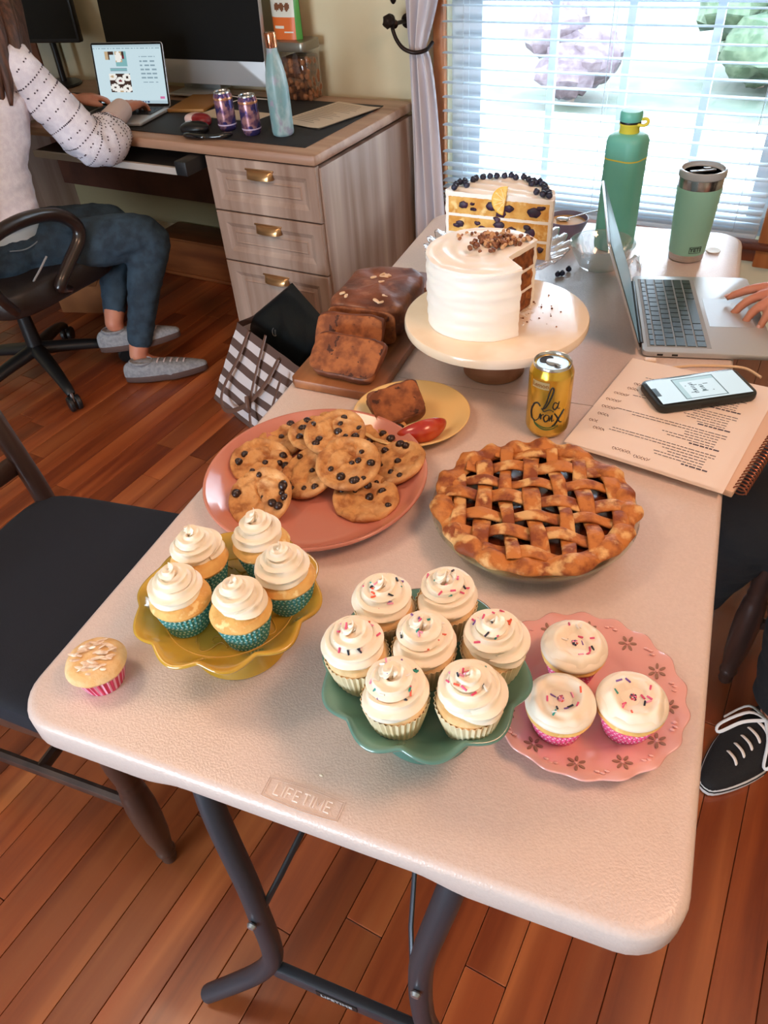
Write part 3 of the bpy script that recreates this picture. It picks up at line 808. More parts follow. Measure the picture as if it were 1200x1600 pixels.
for c_ in 'LIFETIME':
    for pl2 in GL[c_]:
        bl2.tube([(LX + (xx + px - tot / 2) * hgt_ * .84, LY + (py - .5) * hgt_, T + .0004) for px, py in pl2], .00105, 6)
    xx += WD[c_] + .38
bl2.build('badge_letters', mat('badge_highlight', (244, 232, 226), .25), table)  # letters paler than the tabletop: their highlight is put into the colour

# ---------------------------------------------------------------- baked goods: shared pieces
M_frost = mat('buttercream', (249, 238, 218), .42, sss=.12, bump=.08, bscale=120)
M_frostw = mat('cream_frosting', (246, 233, 212), .45, sss=.1, bump=.12, bscale=60)
M_sponge = mat('yellow_sponge', (236, 192, 116), .8, col2=(214, 152, 78), scale=45, ramp=(.42, .7), bump=.5, bscale=160, col3=(244, 214, 150), scale3=90, ramp3=(.58, .68))
M_spongep = mat('pale_sponge', (238, 208, 160), .8, col2=(226, 182, 122), scale=45, bump=.5, bscale=160)

def liner_mesh(m, r0=.0235, r1=.0315, h=.040, nfl=36):
    b = MB(); n = nfl * 2
    def md(r, z, a, k):
        i = int(round(a / (2 * pi) * n)); return (r * (1 + (.035 if i % 2 else -.02) * min(1, z / h * 1.6 + .3)), z)
    b.lathe([(r0 * .96, 0), (r0, .0006), (r0 + (r1 - r0) * .5, h * .5), (r1, h), (r1 - .0006, h), (r1 - .0015, h - .006)], n, md)
    return b.mesh('liner', m, False)
def cake_top_mesh(m, r=.0325, seed=0, rise=.010, h=.037):
    b = MB()
    pr_ = [(.021, .004), (.0285, h - .004), (r - .001, h), (r, h + .003), (r - .002, h + .0065)] + [(r * cos(t) * .95, h + .0065 + rise * sin(t)) for t in (.35, .7, 1.05, 1.35)] + [(0, h + .007 + rise)]
    b.lathe(pr_, 40, lambda R_, z, a, k: (R_ * (1 + .02 * noise.noise(Vector((cos(a) * 2, sin(a) * 2, seed)))), z + .0015 * noise.noise(Vector((cos(a) * R_ * 80, sin(a) * R_ * 80, seed + 5)))))
    return b.mesh('cake', m)
def swirl_mesh(m, R0=.0205, tr0=.0125, z0=.046, turns=2.7, hgt=.036, lobes=7, seed=0, tilt=0.0):
    b = MB(); N = 120; K = lobes * 5
    rg = random.Random(seed); vs = []; fs = []
    ph0 = rg.random() * 6
    for i in range(N + 1):
        s = i / N; th = ph0 + turns * 2 * pi * s
        rc = R0 * (1 - s) ** .8; tr = tr0 * (1 - .50 * s) * (1 if s < .9 else (1 - s) / .1 * .92 + .08) * (min(1, .35 + s * 12))
        zc = z0 + tr0 * .55 + (hgt - tr0 * .4) * s ** 1.12
        if s > .88: zc += .010 * ((s - .88) / .12) ** 1.4
        C_ = Vector((rc * cos(th), rc * sin(th), zc)); e = Vector((cos(th), sin(th), 0))
        for k in range(K):
            a = 2 * pi * k / K; w_ = cos(lobes * (a + th * .16)); rad = tr * (1 + .20 * w_ - .06 * (1 - abs(w_)))
            vs.append(C_ + e * (rad * cos(a)) + Vector((0, 0, 1)) * (rad * .92 * sin(a)))
    for i in range(N):
        for k in range(K):
            k2 = (k + 1) % K; fs.append((i * K + k, (i + 1) * K + k, (i + 1) * K + k2, i * K + k2))
    fs.append(tuple(range(K))); fs.append(tuple(N * K + k for k in range(K - 1, -1, -1)))
    b.add(vs, fs)
    b.lathe([(R0 + .004, z0 - .002), (R0 + .003, z0 + .004), (R0 * .6, z0 + hgt * .45), (.0, z0 + hgt * .8)], 24)
    return b.mesh('frosting', m, True, 70)
M_spr = [mat('sprinkle_%d' % i, c, .35) for i, c in enumerate(((34, 44, 62), (222, 84, 128), (44, 150, 140), (232, 96, 70), (240, 236, 230), (120, 84, 160), (240, 160, 190)))]
def sprinkle_mesh(me, n, seed, zmin, rmax=.03, flat=False):
    # little rods scattered on the upward-facing frosting
    rg = random.Random(seed); b = MB()
    pts = [(Vector(p.center), Vector(p.normal), p.area) for p in me.polygons if abs(p.normal.z) > .3 and p.center.z > zmin and Vector(p.center[:2]).length < rmax]
    wts = [p[2] for p in pts]
    for i in range(n):
        c, nn, _ = rg.choices(pts, wts)[0]; nn = nn if nn.z > 0 else -nn; c = c + Vector((rg.uniform(-.0008, .0008), rg.uniform(-.0008, .0008), 0))
        t = nn.orthogonal().normalized(); t.rotate(Quaternion(nn, rg.random() * 6.28)); t = (t + nn * rg.uniform(-.15, .35)).normalized()
        mi = rg.choice((0, 0, 1, 1, 2, 3, 4, 5, 6)); L = rg.uniform(.0022, .0034)
        b.tube([c + nn * .0007 - t * L, c + nn * .0007 + t * L], .0010, 6, mi=mi)
    return b.mesh('sprinkles', M_spr, True, 60)

def pattern_mat(name, base, dot, stripes=False, scale=1.0):
    # paper liner with small printed dots, laid out by angle and height
    if name in MATS: return MATS[name]
    m = mat(name, base, .45); n = m.node_tree.nodes; l = m.node_tree.links; b = n['Principled BSDF']
    tc = [x for x in n if x.type == 'TEX_COORD'][0]; sp = n.new('ShaderNodeSeparateXYZ'); l.new(tc.outputs['Object'], sp.inputs[0])
    at = n.new('ShaderNodeMath'); at.operation = 'ARCTAN2'; l.new(sp.outputs['Y'], at.inputs[0]); l.new(sp.outputs['X'], at.inputs[1])
    def mth(op, a, b_=None, v=None):
        q = n.new('ShaderNodeMath'); q.operation = op; l.new(a, q.inputs[0])
        if b_ is not None: l.new(b_, q.inputs[1])
        if v is not None: q.inputs[1].default_value = v
        return q.outputs[0]
    u_ = mth('MULTIPLY', at.outputs[0], v=5.0 if stripes else 5.7); w = mth('MULTIPLY', sp.outputs['Z'], v=190.0)
    if stripes:
        s_ = mth('SINE', mth('MULTIPLY', u_, v=5.0)); f = mth('GREATER_THAN', s_, v=.35)
    else:
        row = mth('FLOOR', w); off = mth('MULTIPLY', mth('MODULO', row, v=2.0), v=.5)
        fu = mth('FRACT', mth('ADD', u_, off)); fw = mth('FRACT', w)
        du = mth('ABSOLUTE', mth('SUBTRACT', fu, v=.5)); dw = mth('ABSOLUTE', mth('SUBTRACT', fw, v=.5))
        d = mth('ADD', mth('POWER', du, v=2.0), mth('POWER', dw, v=2.0)); f = mth('LESS_THAN', d, v=.065)
    mx = n.new('ShaderNodeMix'); mx.data_type = 'RGBA'; l.new(f, mx.inputs['Factor']); mx.inputs['A'].default_value = lin(base); mx.inputs['B'].default_value = lin(dot)
    l.new(mx.outputs['Result'], b.inputs['Base Color'])
    return m
M_lteal = pattern_mat('liner_teal', (52, 142, 146), (190, 226, 224))
M_lpink = pattern_mat('liner_pink', (226, 84, 142), (246, 214, 226))
M_lred = pattern_mat('liner_rose', (206, 46, 92), (238, 176, 202), True)
M_lwhite = mat('liner_cream', (240, 222, 186), .55, col2=(232, 206, 160), scale=30)

def cup(name, label, loc, liner, cake, frost, spr=None, rotz=0.0, group=None, tilt=0.0):
    t = thing('cupcake', label, 'cupcake', loc, 0, group, rot=(tilt, tilt * .5, rotz))
    for nm, me in (('liner', liner), ('cake', cake), ('frosting', frost), ('sprinkles', spr)):
        if me is None: continue
        o = bpy.data.objects.new(nm, me); COL.objects.link(o); o.parent = t
        if nm == 'sprinkles': o['kind'] = 'stuff'
    return t

# scalloped pedestal plates -----------------------------------------------
def ripple(N, amp_r, amp_z, r_on):
    def md(r, z, a, k):
        w = max(0, (r - r_on[0]) / (r_on[1] - r_on[0])); w = min(1, w)
        c = abs(cos(a * N / 2)) ** 1.3            # cusped scallops
        return (r * (1 + amp_r * w * (c - .5)), z + amp_z * w * (c - .6))
    return md
def cake_stand(name, label, loc, Rr, h, N, m, amp_r=.10, amp_z=-.014, foot=.05, rotz=0.0):
    t = thing(name, label, 'cake stand', loc, rotz)
    b = MB()
    b.lathe([(0, h - .0005), (Rr * .60, h), (Rr * .70, h + .001), (Rr * .76, h + .004), (Rr * .86, h + .012), (Rr * .94, h + .017), (Rr, h + .021), (Rr + .003, h + .0195), (Rr + .002, h + .016), (Rr * .94, h + .010), (Rr * .85, h + .004), (Rr * .70, h - .006), (Rr * .4, h - .010), (Rr * .3, h - .012)], 180,
            ripple(N, amp_r, amp_z, (Rr * .78, Rr)))
    b.build('plate', m, t, angle=0)
    f = MB(); f.lathe([(Rr * .33, h - .010), (.026, h - .018), (.022, h - .030), (foot * .62, h * .32), (foot * .9, .010), (foot, .004), (foot - .002, 0), (foot - .010, 0), (foot * .6, .006), (0, .008)], 64)
    f.build('foot', m, t, angle=60)
    return t
M_yel = mat('yellow_glaze', (204, 164, 62), .14, col2=(188, 144, 46), scale=10, coat=.7)
M_grn = mat('sage_glaze', (98, 140, 128), .16, col2=(86, 126, 114), scale=10, coat=.7)
ys = cake_stand('cake_stand', 'yellow glazed scalloped cake stand with five teal-papered cupcakes', (.211, .174, T + .0006), .100, .066, 10, M_yel, .085, -.005, foot=.056, rotz=.2)
emb = MB()      # raised scroll pattern pressed into the yellow plate
for k in range(10):
    a0 = 2 * pi * k / 10
    pts = []
    for q in range(15):
        s_ = q / 14; rr_ = .060 + .0075 * sin(s_ * 2 * pi); aa = a0 + s_ * .56
        pts.append((rr_ * cos(aa), rr_ * sin(aa), .0668))
    emb.tube(pts, .0009, 6)
    emb.tube([(.049 * cos(a0 + .3) + .005 * cos(w), .049 * sin(a0 + .3) + .005 * sin(w), .0666) for w in [q * .5 for q in range(10)]], .0008, 6)
emb.tube([(.074 * cos(2 * pi * q / 72), .074 * sin(2 * pi * q / 72), .0690) for q in range(73)], .0009, 6)
emb.build('relief_pattern', M_yel, ys)
gs = cake_stand('cake_stand', 'sage green scalloped cake stand with seven sprinkled cupcakes', (.453, .144, T + .0006), .098, .076, 10, M_grn, .085, -.005, foot=.054, rotz=.1)

lw, lp, lt = liner_mesh(M_lwhite), liner_mesh(M_lpink), liner_mesh(M_lteal)
lr = liner_mesh(M_lred, .023, .030, .032)
ck = [cake_top_mesh(M_sponge, .0335, s_) for s_ in (0, 1)]; ckp = cake_top_mesh(M_spongep, .0305, 2, .004, .036)
sw = [swirl_mesh(M_frost, seed=s_, R0=.0185 + .001 * s_, turns=2.5 + .3 * s_) for s_ in range(3)]
ZY = T + .0676
tl = ['teal-papered cupcake at the front of the yellow stand, nearest the camera', 'teal-papered cupcake at the left edge of the yellow stand', 'teal-papered cupcake at the right edge of the yellow stand', 'teal-papered cupcake at the back of the yellow stand, by the cookies', 'teal-papered cupcake at the back left of the yellow stand']
for i, (x, y) in enumerate(((.249, .143), (.177, .138), (.273, .201), (.221, .241), (.165, .196))):
    cup('cupcake', tl[i], (x, y, ZY), lt, ck[i % 2], sw[i % 3], None, 1.3 * i, 'teal-papered cupcakes on the yellow stand')
swg = [swirl_mesh(M_frost, seed=10 + s_, R0=.0215, tr0=.0135, z0=.042, turns=2.3 + .25 * s_, hgt=.034) for s_ in range(3)]
spg = [sprinkle_mesh(swg[s_ % 3], 38, 20 + s_, .056, .024) for s_ in range(7)]
gl = ['sprinkled cupcake at the front left of the green stand', 'sprinkled cupcake at the front right of the green stand', 'sprinkled cupcake at the far left of the green stand', 'sprinkled cupcake in the middle of the green stand', 'sprinkled cupcake at the far right of the green stand', 'sprinkled cupcake at the back left of the green stand', 'sprinkled cupcake at the back right of the green stand, nearest the pie']
for i, (x, y) in enumerate(((.444, .088), (.509, .106), (.391, .123), (.451, .149), (.514, .171), (.397, .185), (.454, .212))):
    cup('cupcake', gl[i], (x, y, T + .0776), lw, ckp, swg[i % 3], spg[i], 2.1 * i, 'sprinkled cupcakes on the green stand')

# pink lace-edged plate with three cupcakes --------------------------------
M_pink = mat('pink_glaze', (226, 170, 164), .16, coat=.6)
pk = thing('lace_plate', 'pink glazed plate with a pierced flower border, holding three sprinkled cupcakes', 'plate', (.602, .222, T + .0005))
b = MB(); b.lathe([(0, .006), (.058, .006), (.064, .007), (.070, .0105), (.092, .0165), (.104, .0205), (.1055, .0195), (.104, .0165), (.090, .012), (.068, .0055), (.058, .0015), (.040, .0), (0, .001)], 160,
                  lambda r, z, a, k: ((r * (1 + .018 * max(0, (r - .085) / .02) * cos(a * 18)), z + .0012 * max(0, (r - .08) / .025) * cos(a * 18))))
b.build('dish', M_pink, pk, angle=0)
fl_ = MB(); M_petal = mat('pierced_hole', (150, 112, 96), .7)
for k in range(12):
    a0 = 2 * pi * k / 12 + .1; cx, cy = .0865 * cos(a0), .0865 * sin(a0)
    for q in range(6):
        aa = q * pi / 3 + a0
        nrm = Vector((-.27 * cos(a0), -.27 * sin(a0), 1)).normalized()
        M_ = Matrix.Translation((cx + .0062 * cos(aa), cy + .0062 * sin(aa), .0157 + .27 * .0062 * cos(aa - a0))) @ align((0, 0, 1), nrm) @ Matrix.Rotation(aa, 4, 'Z')
        fl_.prism([(.0036 * cos(w), .0016 * sin(w)) for w in [2 * pi * j / 10 for j in range(10)]], 0, .0006, 0, M=M_)
fl_.build('pierced_flowers', M_petal, pk, smooth=False, kind='stuff')
fl_ = MB()
for k in range(12):
    a0 = 2 * pi * k / 12 + .1
    nrm = Vector((-.27 * cos(a0), -.27 * sin(a0), 1)).normalized()
    fl_.lathe([(.0019, .0), (.0017, .0012), (0, .0016)], 10, M=Matrix.Translation((.0865 * cos(a0), .0865 * sin(a0), .0158)) @ align((0, 0, 1), nrm))
    for q in range(3):
        ab = a0 + pi / 12 + (q - 1) * .05
        fl_.superq(.003, .0016, .0012, 1, 1, 8, 5, c0=((.094 + .002 * (q == 1)) * cos(ab), (.094 + .002 * (q == 1)) * sin(ab), .0184))
fl_.build('relief_dots', M_pink, pk, kind='stuff')
def flat_frost(seed):
    b = MB(); rg = random.Random(seed); ph = rg.random() * 6
    def f(a_, b_):
        th = 2 * pi * a_; r = .0345 * b_
        z = .042 + .0165 * (1 - (b_ * .98) ** 5) - .013 * math.exp(-(b_ / .45) ** 2) + .0020 * sin(b_ * 15 - th * 1.0 - ph + 1.2 * noise.noise(Vector((cos(th), sin(th), seed)))) * (1 - b_ ** 4) * max(0, min(1, (b_ - .3) * 3))
        z += .0040 * noise.noise(Vector((r * cos(th) * 75, r * sin(th) * 75, seed)))
        rr_ = r * (1 + .04 * noise.noise(Vector((cos(th), sin(th), seed + 3))))
        return (rr_ * cos(th), rr_ * sin(th), z)
    b.grid(f, 60, 26, cu=True, flip=False)
    b.lathe([(.030, .040), (.0335, .040), (.0352, .043), (.0345, .0465), (.03, .050)], 60)
    return b.mesh('frosting', M_frostw, True, 0)
ff = [flat_frost(s_) for s_ in (1, 2, 3)]
ckf = cake_top_mesh(M_sponge, .0345, 4, .004, .033)
pl_ = ['pink-papered cupcake at the front left of the pink plate', 'pink-papered cupcake at the front right of the pink plate', 'pink-papered cupcake at the back of the pink plate']
for i, (x, y) in enumerate(((.584, .176), (.650, .200), (.584, .250))):
    cup('cupcake', pl_[i], (x, y, T + .0068), lp, ckf, ff[i], sprinkle_mesh(ff[i], 70, 60 + i, .04, .021), 1.9 * i, 'cupcakes on the pink plate')

# lone muffin with almond flakes ------------------------------------------
t = thing('muffin', 'lone cupcake topped with flaked almonds in a rose paper, near the table corner', 'cupcake', (.083, .076, T + .0003), .4)
bpy.data.objects.new
for nm, me in (('liner', lr), ('cake', cake_top_mesh(M_spongep, .0345, 9, .009, .030))):
    o = bpy.data.objects.new(nm, me); COL.objects.link(o); o.parent = t
rg = random.Random(12); b = MB()
for k in range(46):
    a = rg.random() * 6.28; r_ = .024 * sqrt(rg.random()); z = .0478 - .008 * (r_ / .028) ** 2 + rg.random() * .002
    b.superq(rg.uniform(.004, .009), rg.uniform(.0016, .0028), .0008, 1, 1, 8, 4, M=XF((r_ * cos(a), r_ * sin(a), z), (rg.uniform(-.5, .5), rg.uniform(-.4, .4), rg.uniform(-.6, .6))))
b.build('almond_flakes', mat('almond', (250, 236, 220), .5, col2=(226, 196, 170), scale=90), t, kind='stuff')

# ---------------------------------------------------------------- cookies on a terracotta-pink plate
cp = thing('cookie_plate', 'large terracotta pink plate piled with chocolate chip cookies', 'plate', (.174, .467, T + .0005))
b = MB(); b.lathe([(0, .006), (.118, .006), (.132, .0085), (.146, .017), (.158, .029), (.1615, .031), (.1632, .029), (.161, .025), (.148, .011), (.134, .0025), (.118, 0), (.06, 0), (0, .001)], 96)
b.build('dish', mat('terracotta_glaze', (206, 136, 116), .18, col2=(196, 124, 106), scale=6, coat=.5), cp, angle=0)
M_cook = mat('cookie_dough', (206, 150, 90), .75, col2=(158, 98, 50), scale=60, ramp=(.44, .64), bump=1.0, bscale=130, col3=(226, 180, 124), scale3=30, ramp3=(.55, .7))
M_chip = mat('dark_chocolate', (46, 26, 20), .3)
cookie_me = []
for s_ in range(4):
    b = MB()
    def ck_(r, z, a, k, s_=s_):
        q = Vector((r * cos(a) * 60, r * sin(a) * 60, s_ * 9)); n1 = noise.noise(q * .8)
        crack = abs(noise.noise(q * .55 + Vector((5, 0, 0))))
        lobe = 1 + .03 * noise.noise(Vector((cos(a) * 1.6, sin(a) * 1.6, s_)))
        return (r * lobe, z + (.0034 * n1 - (.0050 * max(0, 1 - crack / .09))) * (1 if z > .005 else 0))
    prof = [(0, 0), (.040, 0), (.0455, .003), (.0475, .007), (.0465, .0105)] + [(.0465 - .0465 * j / 13, .0112 + .0012 * sin(j * 1.3)) for j in range(1, 13)] + [(0, .0125)]
    b.lathe(prof, 64, ck_); cookie_me.append(b.mesh('cookie', M_cook, True, 0))
chipm = MB(); chipm.lathe([(0, 0), (.0050, 0), (.0052, .0014), (.0034, .0036), (.001, .0050), (0, .0052)], 10); chip_me = chipm.mesh('chocolate_chip', M_chip, True, 60)
cl = ['round cookie nearest the cupcakes, front left of the pile', 'cookie behind the front left one, at the left edge of the pile', 'cookie at the back left of the pile', 'cookie in the middle of the pile leaning under two others', 'topmost cookie of the pile, largest at the back', 'cookie lying on top at the centre right of the pile', 'cookie at the front right, half under the upper ones', 'cookie at the right edge of the pile', 'cookie at the back right, behind the topmost', 'cookie under the topmost one at the back centre']
cookies = [(.120, .400, .018, 24, 0), (.074, .482, .008, 8, 12), (.070, .548, .007, 4, 0), (.166, .470, .020, 16, -14), (.176, .540, .044, 10, 2), (.221, .484, .038, 15, 4), (.258, .452, .007, 4, 3), (.274, .534, .012, 6, -14), (.222, .600, .007, 3, 0), (.140, .552, .0245, -4, 4)]
for i, (x, y, z, tx, ty) in enumerate(cookies):
    o = bpy.data.objects.new('cookie', cookie_me[i % 4]); COL.objects.link(o); o.location = (x, y, T + z)
    o.rotation_euler = (radians(tx), radians(ty), 0)
    tag(o, cl[i], 'cookie', 'cookies on the terracotta plate')
    rg = random.Random(40 + i)
    for k in range(9):
        a = rg.random() * 6.28 if k else 0; r_ = (.012 + .027 * sqrt(rg.random())) if k else .006
        c = bpy.data.objects.new('chocolate_chip', chip_me); COL.objects.link(c); c.parent = o
        c.location = (r_ * cos(a), r_ * sin(a), .0098); c.rotation_euler = (rg.uniform(-.4, .4), rg.uniform(-.4, .4), a); s_ = rg.uniform(.8, 1.5); c.scale = (s_, s_ * rg.uniform(.8, 1.1), s_)

# ---------------------------------------------------------------- the lattice pie
M_crust = mat('pie_crust', (196, 122, 56), .62, col2=(136, 66, 26), scale=48, ramp=(.44, .62), bump=1.0, bscale=120, col3=(226, 180, 118), scale3=34, ramp3=(.53, .62))
M_fill = mat('pie_filling', (104, 46, 20), .22, col2=(64, 26, 14), scale=30, bump=.6, bscale=40, coat=.5)
pie = thing('lattice_pie', 'golden lattice-topped fruit pie in a clear glass dish', 'pie', (.492, .470, T + .0005), radians(2))
b = MB(); b.lathe([(0, 0), (.106, 0), (.112, .003), (.128, .037), (.132, .039), (.134, .041), (.132, .0435), (.126, .042), (.123, .038), (.109, .007), (.104, .004), (0, .004)], 96); b.build('glass_dish', thin_glass('dish_glass', (.93, .96, .93), .10), pie)
b = MB(); b.lathe([(0, .0045), (.103, .0045), (.108, .009), (.122, .040), (.105, .040), (0, .034)], 72); b.build('bottom_crust', mat('bottom_crust', (222, 186, 132), .6, col2=(184, 118, 60), scale=30), pie)
b = MB(); b.lathe([(0, .043), (.06, .0425), (.108, .041), (.116, .038)], 72, lambda r, z, a, k: (r, z + .003 * noise.noise(Vector((r * cos(a) * 50, r * sin(a) * 50, 2))))); b.build('filling', M_fill, pie, angle=0)
def rim(a_, b_):
    th = 2 * pi * a_; ph = 2 * pi * b_
    cr = .7 * sin(th * 17 + 1.6 * sin(th * 3)) + .5 * sin(th * 9 + 2 * sin(th * 2)); big = noise.noise(Vector((cos(th) * 3, sin(th) * 3, 4)))
    Rm_ = .1185 + .0018 * cr + .003 * big; rw = .0140 + .0018 * cr; rh = .0080 + .0026 * cr + .002 * big
    x = Rm_ + rw * cos(ph); z = .0485 + .002 * cr + rh * sin(ph)
    q = Vector((x * cos(th) * 70, x * sin(th) * 70, z * 70)); d = .0022 * noise.fractal(q, 1, 2, 2)
    return ((x + d) * cos(th), (x + d) * sin(th), z + d)
b = MB(); b.grid(rim, 220, 16, cu=True, cv=True); b.build('crimped_rim', M_crust, pie, angle=0)
def strip(off, dirx, idx, ang):
    # woven pastry strip; the height swaps over and under at each crossing
    b = MB(); R_ = .116; L = sqrt(max(.0, R_ * R_ - off * off)); n = 56; w = .0098 + .0012 * sin(idx * 2.7)
    rg = random.Random(idx + (50 if dirx else 0)); wob = rg.uniform(0, 6)
    def f(a_, b_):
        s_ = -L + 2 * L * a_; x, y = s_, off + .004 * sin(s_ * 22 + wob)
        ph = (s_ / .0335) * pi
        over = cos(ph) * (1 if (idx % 2 == 0) else -1) * (1 if dirx else -1)
        z = .0505 + .0042 * over + .004 * (1 - (s_ / R_) ** 2 - (off / R_) ** 2)
        t_ = 2 * pi * b_
        yy = w * (1 + .10 * sin(s_ * 60 + wob)) * math.copysign(abs(cos(t_)) ** .6, cos(t_)); zz = .0027 * math.copysign(abs(sin(t_)) ** .6, sin(t_))
        q = Vector((x * 90, (y + yy) * 90, idx)); zz += .0009 * noise.noise(q)
        return (x, y + yy, z + zz)
    b.grid(f, n, 14, cv=True)
    return b.build('lattice_strip', M_crust, pie, rot=(0, 0, ang), angle=0)
for k in range(7):
    strip((k - 3) * .0335, True, k, radians(8)); strip((k - 3) * .0335, False, k, radians(104))

sp_ = []; mxp = pie.matrix_world.inverted() if False else None
for st_ in [c_ for c_ in pie.children if c_.name.startswith('lattice_strip')]:
    rz_ = Matrix.Rotation(st_.rotation_euler.z, 4, 'Z')
    sp_ += [(rz_ @ Vector(p.center)) for p in st_.data.polygons if p.normal.z > .6]
rg = random.Random(77); b = MB()
for k in range(900):
    c_ = rg.choice(sp_); s_ = rg.uniform(.0005, .0009)
    b.box((c_.x + rg.uniform(-.001, .001), c_.y + rg.uniform(-.001, .001), c_.z + .0003), (s_, s_, s_))
b.build('coarse_sugar', mat('sugar', (250, 226, 190), .2), pie, smooth=False, kind='stuff')
# ---------------------------------------------------------------- lemon water can and its lettering
M_lem = mat('can_gold', (206, 160, 40), .22, metal=.7, col2=(224, 186, 84), scale=14, stretch=(1, 1, .4))
can = make_can('drink_can', 'yellow lemon sparkling water can with dark script, behind the pie', (.462, .707, T + .0005), .122, .0330, M_lem, radians(-35))
FACE = math.atan2(CAM_LOC.y - .707, CAM_LOC.x - .462) + radians(35) - radians(4)    # lettering looks towards the room
def wrap(x, y, r=.0333, z0=.0):   # x along the surface, y up
    a = FACE + x / r
    return (r * cos(a), r * sin(a), z0 + y)
def stroke(mb, pts, rad, sm=5):
    P_ = [Vector((x, y, 0)) for x, y in pts]; Q = []
    for i in range(len(P_) - 1):
        p0 = P_[max(i - 1, 0)]; p1 = P_[i]; p2 = P_[i + 1]; p3 = P_[min(i + 2, len(P_) - 1)]
        for k in range(sm):
            t_ = k / sm; Q.append(.5 * ((2 * p1) + (-p0 + p2) * t_ + (2 * p0 - 5 * p1 + 4 * p2 - p3) * t_ * t_ + (-p0 + 3 * p1 - 3 * p2 + p3) * t_ ** 3))
    Q.append(P_[-1]); n = len(Q)
    mb.tube([wrap(q.x, q.y) for q in Q], [rad * (.55 + .45 * sin(pi * min(1, .15 + i / n))) for i in range(n)], 6)
sc = MB()
for pts, r_ in (
    ([(-.006, .054), (-.001, .056), (.004, .066), (.008, .080), (.006, .085), (.003, .078), (.000, .064), (-.004, .054), (-.002, .051), (.004, .054), (.008, .053)], .0008),
    ([(.015, .062), (.011, .064), (.009, .058), (.012, .054), (.016, .060), (.017, .065), (.016, .056), (.019, .055)], .0007),
    ([(-.008, .056), (-.012, .060), (-.018, .056), (-.022, .044), (-.020, .034), (-.014, .031), (-.009, .036)], .0010),
    ([(-.009, .036), (-.007, .044), (-.006, .036), (-.005, .042), (-.002, .044)], .0008),
    ([(.001, .044), (-.002, .039), (.000, .033), (.004, .035), (.005, .042), (.001, .044)], .0008),
    ([(.006, .034), (.009, .044), (.009, .034), (.012, .036)], .0007),
    ([(.0095, .049), (.0100, .050)], .0009),
    ([(.012, .046), (.016, .040), (.020, .032), (.024, .030)], .0009), ([(.026, .050), (.020, .040), (.014, .029), (.010, .026)], .0009),
    ): stroke(sc, [(x_ * 1.12 - .001, (y_ * 1.25 - .011) if y_ > .0505 and abs(x_ - .0) < .025 and r_ != .0010 and pts[0][1] > .05 and pts[0] != (.026, .050) else y_ * 1.12 - .002) for x_, y_ in pts], r_ * 1.5)
sc.build('script_lettering', mat('script_navy', (26, 40, 44), .4), can)
sw_ = MB(); stroke(sw_, [(-.020, .034), (-.016, .027), (-.008, .022), (.002, .020), (.012, .022), (.020, .027)], .0009); stroke(sw_, [(-.016, .029), (-.006, .0245), (.006, .024), (.016, .028)], .0008)
sw_.build('green_flourish', mat('flourish_green', (52, 104, 52), .4), can)
bd = MB(); bd.grid(lambda a, b_: wrap(-.027 + .028 * a, .090 + .012 * b_, .03325), 12, 2); bd.build('flavour_band', mat('band_silver', (206, 196, 150), .3, metal=.5), can)
vs, fs = text_geo('Lemon', .0095, 0, .0002, 1.0)
MB().add([wrap(-.013 + v_.x, .096 + v_.y, .0335) for v_ in vs], fs).build('flavour_text', mat('lemon_text', (150, 100, 40), .4), can, smooth=False)

# ---------------------------------------------------------------- cakes
def sector(mb, r0, r1, z0, z1, a0, a1, n=48, nz=0.0, seed=0, mi=0, topfn=None, nr=8, nh=8, c=(0, 0)):
    # closed wedge of a cylinder between two radii, with uneven surfaces
    def nn(x, y, z, s): return nz * noise.fractal(Vector((x * s * .5 + seed, y * s * .5, z * s * 2.6)), 1, 2, 3) if nz else 0
    def P_(r, a, z, side):
        x, y = r * cos(a), r * sin(a)
        if side: rr_ = r + nn(x, y, z, 30) ; x, y = rr_ * cos(a), rr_ * sin(a)
        zz = z + (topfn(x, y) if topfn and z >= z1 - 1e-6 else 0) * 1.0
        return (c[0] + x, c[1] + y, zz)
    mb.grid(lambda s, t_: P_(r1, a0 + (a1 - a0) * s, z0 + (z1 - z0) * t_, True), n, nh, mi)
    mb.grid(lambda s, t_: P_(r0 + (r1 - r0) * t_, a0 + (a1 - a0) * s, z1, t_ >= 1), n, nr, mi, flip=True)
    mb.grid(lambda s, t_: P_(r0 + (r1 - r0) * t_, a0 + (a1 - a0) * s, z0, t_ >= 1), n, nr, mi)
    if r0 > 1e-4: mb.grid(lambda s, t_: P_(r0, a0 + (a1 - a0) * s, z0 + (z1 - z0) * t_, False), n, nh, mi, flip=True)
    for a in (a0, a1):
        def F(s, t_, a=a):
            r = r0 + (r1 - r0) * s; x, y, z = P_(r, a, z0 + (z1 - z0) * t_, s >= 1)
            d = nz * .6 * noise.noise(Vector((r * 200, z * 200, seed + a))) if 0 < s < 1 else 0
            return (x - sin(a) * d, y + cos(a) * d, z)
        mb.grid(F, nr, nh, mi, flip=(a == a1))
    return mb

